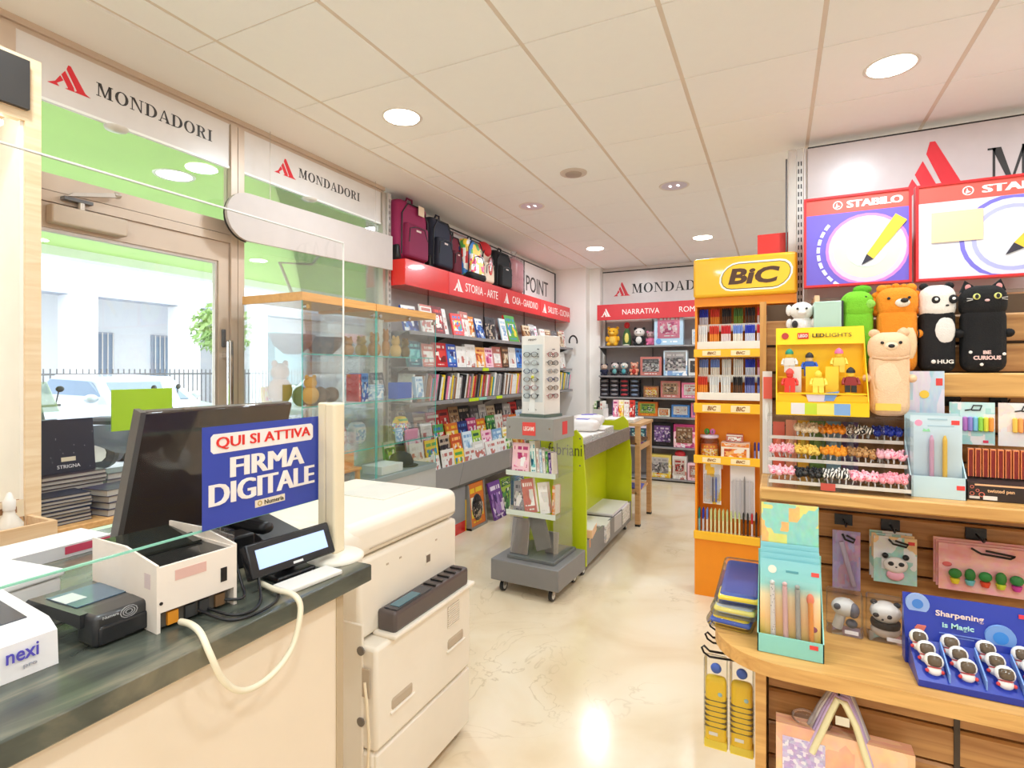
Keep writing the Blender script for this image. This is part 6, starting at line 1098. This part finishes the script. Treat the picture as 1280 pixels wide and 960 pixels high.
for k, (x, c, lb) in enumerate(((.308, [(176, 220, 220), (206, 236, 236)], 'rainbow highlighter set card hanging on black hook'), (.383, [(244, 222, 214), (248, 236, 226)], 'peach pastel highlighter set card hanging on black hook'))):
    t = E('highlighter_card', lb, 'pen card', (x, 1.345, 1.306)); part('card', MB(cover('hl_card_%d' % k, [c[0], c[1], (240, 236, 236)], 2, lines=False)).box(0, .07, 0, .002, 0, .082), t)
    for j, cc in enumerate(((190, 120, 200), (150, 140, 214), (130, 200, 226), (150, 214, 80), (226, 226, 70), (250, 160, 70)) if k == 0 else ((250, 206, 90), (250, 170, 90), (236, 190, 220), (200, 170, 226), (160, 214, 200), (236, 160, 170))): part('marker', MB(K(*cc)).rb(.020 + j * .008, .0272 + j * .008, -.007, 0, .026, .054, .002, 1), t)
    part('handle', MB(BLACK).tube([(.024, -.001, .066), (.034, -.001, .068), (.037, -.001, .076), (.050, -.001, .076), (.047, -.001, .067), (.034, -.001, .067)], .0014), t); part('tag', MB(K(226, 60, 90)).box(.052, .060, -.0008, 0, .004, .009), t); plate(x + .02, 1.418, 1.388, .028)
t = E('twist_pen_box', 'black counter box of copper coloured pens on upper shelf', 'pen box', (.318, 1.27, 1.2125)); DB = K(46, 34, 32, .4); part('box', MB(DB).prismx([(0, 0), (0, .032), (.01, .036), (.05, .05), (.05, 0)], 0, .16), t); part('stripe', MB(K(244, 184, 140)).prismx([(-.0006, .027), (-.0006, .030), (.0, .030), (.0, .027)], .01, .16), t); tx('twisted pen', t, .028, .066, .014, .022, -.0006, K(250, 200, 150), bold=.01)
for x, z, r in ((.006, .024, .003), (.006, .012, .0035), (.014, .018, .0028), (.020, .011, .0045)): mm = MB(K(226, 120, 100)); ring_arc(mm, x, z, (r, r), (r * .7, r * .7), -.0006, 0, 0, 6.2832, 12); part('round_print', mm, t)
part('price_label', MB(K(236, 232, 228)).box(.022, .042, -.001, 0, .002, .009), t); part('price_label', MB(K(226, 222, 216)).box(.002, .017, -.001, 0, .003, .0075), t)
for k in range(14): o = thing('copper_pen', 'copper framed dark red pen in the black counter box', 'pen', MB(mk('copper', rgb(244, 150, 100), .25, .6)).box(-.0042, -.003, -.004, .004, 0, .052).box(.003, .0042, -.004, .004, 0, .052).box(-.003, .003, -.004, .004, .0495, .052).use(K(130, 24, 18, .3)).box(-.003, .003, -.003, .003, 0, .0495), (.326 + k * .0108, 1.288, 1.2535), 0, 'copper pens')
# --- hanging packs between the shelves
for x, w, z0, h, cols, lb in ((.112, .052, .972, .128, [(176, 160, 206), (206, 160, 190), (190, 176, 220)], 'lilac pen pouch hanging on black hook'), (.188, .076, 1.0, .098, [(176, 216, 206), (246, 210, 160), (236, 236, 236)], 'mint card with panda eraser hanging on black hook'), (.300, .15, 1.004, .094, [(246, 180, 176), (250, 192, 188)], 'pink card of five cactus erasers hanging on black hook')):
    for q in range(3 if w > .06 else 1):
        t = E('hanging_pack', lb + ('' if q == 0 else ', %s behind the foremost' % ('one' if q == 1 else 'two')), 'pack', (x - q * .003, 1.388 + q * .006, z0 + q * .004), 0, 'packs hanging between the shelves'); part('card', MB(cover('hang_' + str(cols[0][0]) + str(cols[0][1]), cols, 2.2, lines=False)).box(0, w, 0, .0015, 0, h), t)
        if q == 0:
            part('hook_loop', MB(BLACK).tube([(w * .35, -.002, h * .95), (w * .45, -.004, h * .86), (w * .75, -.004, h * .82), (w * .8, -.003, h * .87), (w * .5, -.003, h * .93)], .0022), t)
            if w < .06: part('slim_pen', MB(K(206, 190, 214, .2)).cyl((.04, -.005, .012), (.016, -.005, .105), .005, n=10), t); part('pouch_film', MB(FILM).box(.003, w - .003, -.012, -.0105, .004, h * .8), t)
            elif w < .1:
                e = part('eraser', MB(K(240, 236, 232)).ell((w * .5, -.006, h * .42), (.022, .008, .017)), t); [part('ear', MB(BLACK).ell((w * .5 + s_ * .018, -.005, h * .6), (.006, .005, .006)), e) for s_ in (-1, 1)]; [part('eye', MB(K(50, 50, 50)).ell((w * .5 + s_ * .009, -.0125, h * .46), (.0055, .003, .0045)), e) for s_ in (-1, 1)]; part('nose', MB(BLACK).ell((w * .5, -.0142, h * .40), (.002, .001, .0015)), e); part('body', MB(K(246, 180, 200)).ell((w * .5, -.004, h * .20), (.016, .005, .012)), e)
            else:
                for j, (gc, pc) in enumerate((((60, 140, 60), (240, 220, 60)), ((50, 130, 60), (120, 200, 210)), ((50, 150, 70), (230, 80, 50)), ((60, 140, 60), (214, 230, 70)), ((60, 150, 80), (214, 70, 170)))): e = part('cactus', MB(K(*gc)).ell((.026 + j * .024, -.005, .036), (.009 if j % 2 else .011, .006, .013 if j % 2 else .010)), t); part('pot', MB(K(*pc)).lathe([(.006, 0), (.0085, .008), (.0085, .01)], (.026 + j * .024, -.004, .016), n=10), e)
                part('print', MB(K(230, 110, 110)).ell((.014, -.0006, h * .55), (.008, .0006, .005)), t)
            part('tag', MB(K(230, 70, 70)).box(w * .8, w * .95, -.0008, 0, h * .86, h * .93), t) if w > .06 and w < .1 else None
    plate(x + w * .45, 1.418, z0 + h + .018, .034)
# --- goods on the lower shelf
t = E('pen_card_tray', 'aqua counter tray of pen cards on the rounded lower shelf', 'pen box', (-.030, 1.066, .951)); AQ = mk('tray_aqua', rgb(140, 208, 198), .35)
part('tray', MB(AQ).box(0, .104, 0, .0018, 0, .032).box(0, .104, .075, .077, 0, .16).prismx([(0, 0), (0, .032), (.075, .13), (.075, 0)], 0, .0018).prismx([(0, 0), (0, .032), (.075, .13), (.075, 0)], .1022, .104).box(0, .104, .0018, .075, 0, .0015), t); part('tag', MB(K(226, 70, 66)).box(.082, .095, -.0008, 0, .020, .027), t); part('tray_header', MB(cover('tray_header', [(150, 210, 190), (246, 190, 120), (230, 224, 130), (150, 214, 200)], 2.4, lines=False)).box(.005, .100, .072, .0735, .10, .250), t)
def grad(name, cols):
    m = bpy.data.materials.new(name); m.use_nodes = True; N = m.node_tree.nodes; L = m.node_tree.links; tc = N.new('ShaderNodeTexCoord'); sp = N.new('ShaderNodeSeparateXYZ'); L.new(tc.outputs['Generated'], sp.inputs[0]); r = N.new('ShaderNodeValToRGB')
    while len(r.color_ramp.elements) < len(cols): r.color_ramp.elements.new(.5)
    for e, (p, c) in zip(r.color_ramp.elements, cols): e.position = p; e.color = rgb(*c) + (1,)
    L.new(sp.outputs[2], r.inputs[0]); L.new(r.outputs[0], N['Principled BSDF'].inputs['Base Color']); N['Principled BSDF'].inputs['Roughness'].default_value = .35; return m
SUN = grad('card_sunset', [(0, (130, 170, 50)), (.12, (236, 200, 90)), (.35, (250, 200, 130)), (.6, (246, 226, 180)), (.72, (150, 214, 206)), (1, (140, 206, 214))])
for k in range(5):
    t = E('pen_card', 'sunset printed pen card in the aqua tray, %s' % ('foremost with four pens', 'second', 'third', 'fourth', 'rearmost')[k], 'pen card', (-.026, 1.080 + k * .011, .953), 0, 'pen cards in the aqua tray', R(-7)); part('card', MB(SUN).box(0, .096, 0, .0015, 0, .155 + k * .007), t)
    if k == 0:
        part('moon', MB(K(240, 236, 220)).cyl((.020, -.0008, .138), (.020, 0, .138), .007, n=16), t); part('slot', MB(K(90, 160, 170)).rb(.042, .062, -.0006, 0.0002, .135, .139, .0002, 1), t); part('tag', MB(K(232, 80, 74)).box(.082, .094, -.0008, 0, .134, .141), t)
        for x, m, top in ((.022, speckle('pen_dotted', (40, 36, 40), (240, 232, 226), 260, .2), .112), (.042, K(240, 190, 186), .112), (.062, K(170, 168, 160), .110), (.082, K(244, 150, 40), .092)): pp = part('pen', MB(m).cyl((x, -.006, .008), (x - .002, -.006, top), .0042, n=10), t); part('pen_top', MB(K(250, 130, 90) if x > .08 else m).ell((x - .002, -.006, top + .004), (.006 if x > .08 else .0042, .0045, .010 if x > .08 else .004)), pp)
        part('blister', MB(FILM).box(.008, .090, -.0125, -.012, .01, .125), t); part('heart_print', MB(K(140, 40, 80)).ell((.085, -.0006, .045), (.006, .0006, .005)), t)
for k, (x, lb) in enumerate(((.086, 'clear box with spotted grey dog sharpener on lower shelf'), (.152, 'clear box with panda face sharpener on lower shelf'))):
    t = E('sharpener_box', lb, 'boxed sharpener', (x, 1.195, .951), R(-4)); part('box', MB(FILM).rb(0, .060, 0, .055, 0, .072, .003, 1), t); part('price_label', MB(K(236, 230, 236)).rb(.030, .052, -.0012, -.0004, .006, .013, .0003, 1), t)
    if k == 0:
        part('body', MB(K(226, 222, 220)).ell((.030, .028, .045), (.022, .020, .017)).cyl((.018, .028, .004), (.026, .028, .034), .009, n=10), t); part('dark_cap', MB(K(110, 108, 120, .25)).ell((.045, .022, .043), (.010, .014, .014)), t); part('spot', MB(K(96, 96, 104)).ell((.018, .011, .050), (.006, .004, .006)), t); part('paw', MB(K(110, 108, 116)).ell((.042, .022, .018), (.010, .012, .008)), t)
    else:
        part('head', MB(K(240, 234, 230)).ell((.030, .027, .048), (.025, .022, .020)), t); part('body', MB(K(226, 214, 208)).ell((.030, .027, .016), (.024, .021, .015)), t); part('stripe', MB(K(60, 54, 54)).lathe([(.0225, 0), (.024, .005), (.0235, .010)], (.030, .027, .022), n=18), t)
        for s_ in (-1, 1): part('eye_patch', MB(K(50, 46, 48)).ell((.024 + s_ * .010, .0075, .047), (.005, .003, .004)), t); part('ear', MB(K(50, 46, 48)).ell((.030 + s_ * .018, .027, .064), (.006, .005, .005)), t)
        part('nose', MB(BLACK).ell((.024, .005, .041), (.002, .002, .0015)), t)
t = E('sharpener_display', 'deep blue counter display of astronaut sharpeners on lower shelf', 'display', (.203, 1.058, .951), R(0)); NV = mk('display_blue', rgb(36, 56, 160), .3, noise=.1)
part('tray', MB(NV).prismx([(0, 0), (0, .010), (.075, .044), (.075, .0)], 0, .23), t); bkc = part('back_card', MB(NV).prismx([(.076, .0), (.076, .044), (.098, .112), (.101, .112), (.101, .0)], -.004, .23), t)
def onback(z): return .076 + (z - .044) * (.022 / .068) - .0008
tx('Sharpening', bkc, .040, .104, .082, .094, onback(.083) - .002, K(250, 222, 206), bold=.02); tx('is Magic', bkc, .048, .090, .066, .077, onback(.067) - .002, K(190, 236, 226), bold=.02)
for cx, cz, r, c in ((.016, .098, .017, (150, 176, 226)), (.124, .066, .020, (120, 160, 220)), (.162, .05, .012, (100, 170, 200)), (.016, .098, .008, (70, 130, 210)), (.124, .066, .010, (60, 140, 220))): part('round_print', MB(K(*c)).cyl((cx, onback(cz) - .003 - (.02 - r) * .05, cz), (cx, onback(cz) + .002, cz), r, n=20), bkc)
part('rocket_print', MB(K(226, 120, 100)).prism([(.010, .060), (.022, .056), (.026, .066), (.014, .066)], onback(.06) - .002, onback(.06) + .001), bkc); part('tag', MB(K(236, 60, 80)).box(.150, .162, onback(.1) - .002, onback(.1), .098, .104), bkc); part('text_lines', MB(K(120, 140, 210)).box(.044, .1, onback(.06) - .002, onback(.06), .058, .0595).box(.046, .09, onback(.06) - .002, onback(.06), .054, .0555), bkc); part('planet_print', MB(K(120, 190, 180)).ell((.145, onback(.05), .048), (.007, .002, .006)), bkc)
def astro(lb, x, y, z):
    t = E('astronaut_sharpener', lb, 'sharpener', (x, y, z), 0, 'astronaut sharpeners', R(-20)); b = part('body', MB(K(240, 236, 232)).ell((0, 0, .006), (.010, .008, .008)), t); part('helmet', MB(K(244, 240, 236, .25)).ell((0, 0, .020), (.0135, .011, .0125)), t); part('visor', MB(K(96, 80, 64, .12)).ell((0, -.006, .020), (.010, .0068, .0085), 10, 6, .7), t); part('collar', MB(K(196, 60, 66)).lathe([(.009, 0), (.0095, .0015)], (0, 0, .010), n=12), b)
    for s_ in (-1, 1): part('glove', MB(K(220, 70, 70)).ell((s_ * .010, -.003, .005), (.003, .003, .003), 6, 4), b)
for j, x in enumerate((.020, .062, .108, .152)):
    for k in range(3): astro('white astronaut sharpener in %s column, %s in line' % (('first', 'second', 'third', 'fourth')[j], ('front', 'middle', 'rear')[k]), .203 + x - k * .006 + .004, 1.058 + .014 + k * .020, .951 + .016 + k * .0091)
for x in (.040, .085, .130): part('partition', MB(K(120, 156, 220)).prismx([(.004, .012), (.004, .026), (.06, .052), (.06, .038)], x, x + .002), t)
for k in range(3):
    t = E('pencil_pouch', 'clear wrapped blue and yellow pouch on rounded shelf corner, %s' % ('lowest', 'middle', 'topmost')[k], 'pouch', (-.062, 1.24, .951 + k * .024), R(-8 + k * 4), 'blue and yellow pouches'); part('pouch', MB((K(60, 90, 180), K(240, 210, 50), K(200, 210, 226))[(k + 1) % 3]).rb(-.038, .032, -.11, .10, .001, .021, .01, 3), t); part('trim', MB((K(246, 214, 60), K(60, 90, 190), K(240, 226, 120))[(k + 1) % 3]).rb(-.040, .034, -.112, -.06, .006, .016, .004, 2), t); part('wrap', MB(FILM).rb(-.046, .040, -.125, .115, .0, .0235, .011, 3), t)
# --- hanging at the gondola end and front
for k, x in enumerate((-.104, -.058)):
    t = E('ribbed_case', 'yellow ribbed pencil case in clear pouch hung on wire hook, %s' % ('at the hook tip' if k == 0 else 'beside the oak stile'), 'pencil case', (x, 1.118, .73), 0, 'yellow ribbed cases'); part('case', MB(K(250, 208, 20, .4)).rb(-.019, .019, -.010, .010, .0, .132, .009, 3), t)
    for j in range(6): part('ring', MB(K(110, 90, 30)).rb(-.0196, .0196, -.0106, .0106, .036 + j * .010, .039 + j * .010, .0012, 1), t)
    part('blue_dot', MB(K(170, 210, 220)).ell((.008, -.0105, .102), (.004, .001, .004)), t); part('price_label', MB(K(244, 240, 236)).box(-.012, .004, -.0112, -.0104, .022, .028), t); part('bottom_card', MB(K(246, 220, 60)).box(-.020, .020, -.011, .011, -.003, .012), t); part('pouch', MB(FILM).rb(-.0215, .0215, -.0125, .0125, -.004, .168, .004, 1), t); part('blue_tip', MB(K(60, 100, 200)).ell((0, 0, .146), (.010, .006, .010)), t)
t = E('gift_bag_set', 'peach gift bags with lilac and cream ribbon handles hung on gondola front', 'gift bag', (.085, 1.062, .60)); part('bag', MB(cover('peach_bag', [(246, 190, 150), (250, 200, 160), (240, 180, 150)], 2, lines=False)).box(-.085, .115, .0, .03, 0, .235), t); part('print', MB(cover('peach_print', [(206, 190, 226), (236, 226, 240), (190, 170, 214)], 6, lines=False)).rb(-.075, -.01, -.0012, 0, .15, .215, .0005, 1), t)
for k, c in enumerate(((236, 226, 180), (206, 180, 220), (180, 160, 200), (206, 200, 196), (170, 160, 160))): part('ribbon_handle', MB(K(*c)).tube([(-.030 - k * .004, -.004 + k * .005, .20), (-.004 - k * .003, -.004 + k * .006, .270), (.008, -.004 + k * .007, .300 + k * .003), (.018 + k * .002, -.004 + k * .007, .296 + k * .003), (.034 + k * .002, -.004 + k * .006, .262), (.052 + k * .003, -.004 + k * .005, .20)], .0055, 6), t)
part('price_tag', MB(K(226, 214, 190)).box(.004, .024, -.012, -.0105, .262, .276), t); plate(.095, 1.118, .905, .028)
thing('wrapped_ribbon', 'clear wrapped grey bow lying on the hung peach bags', 'bow', MB(FILM).ell((0, 0, .012), (.022, .012, .014)).ell((.028, 0, .010), (.014, .01, .012)), (.045, 1.075, .8355))
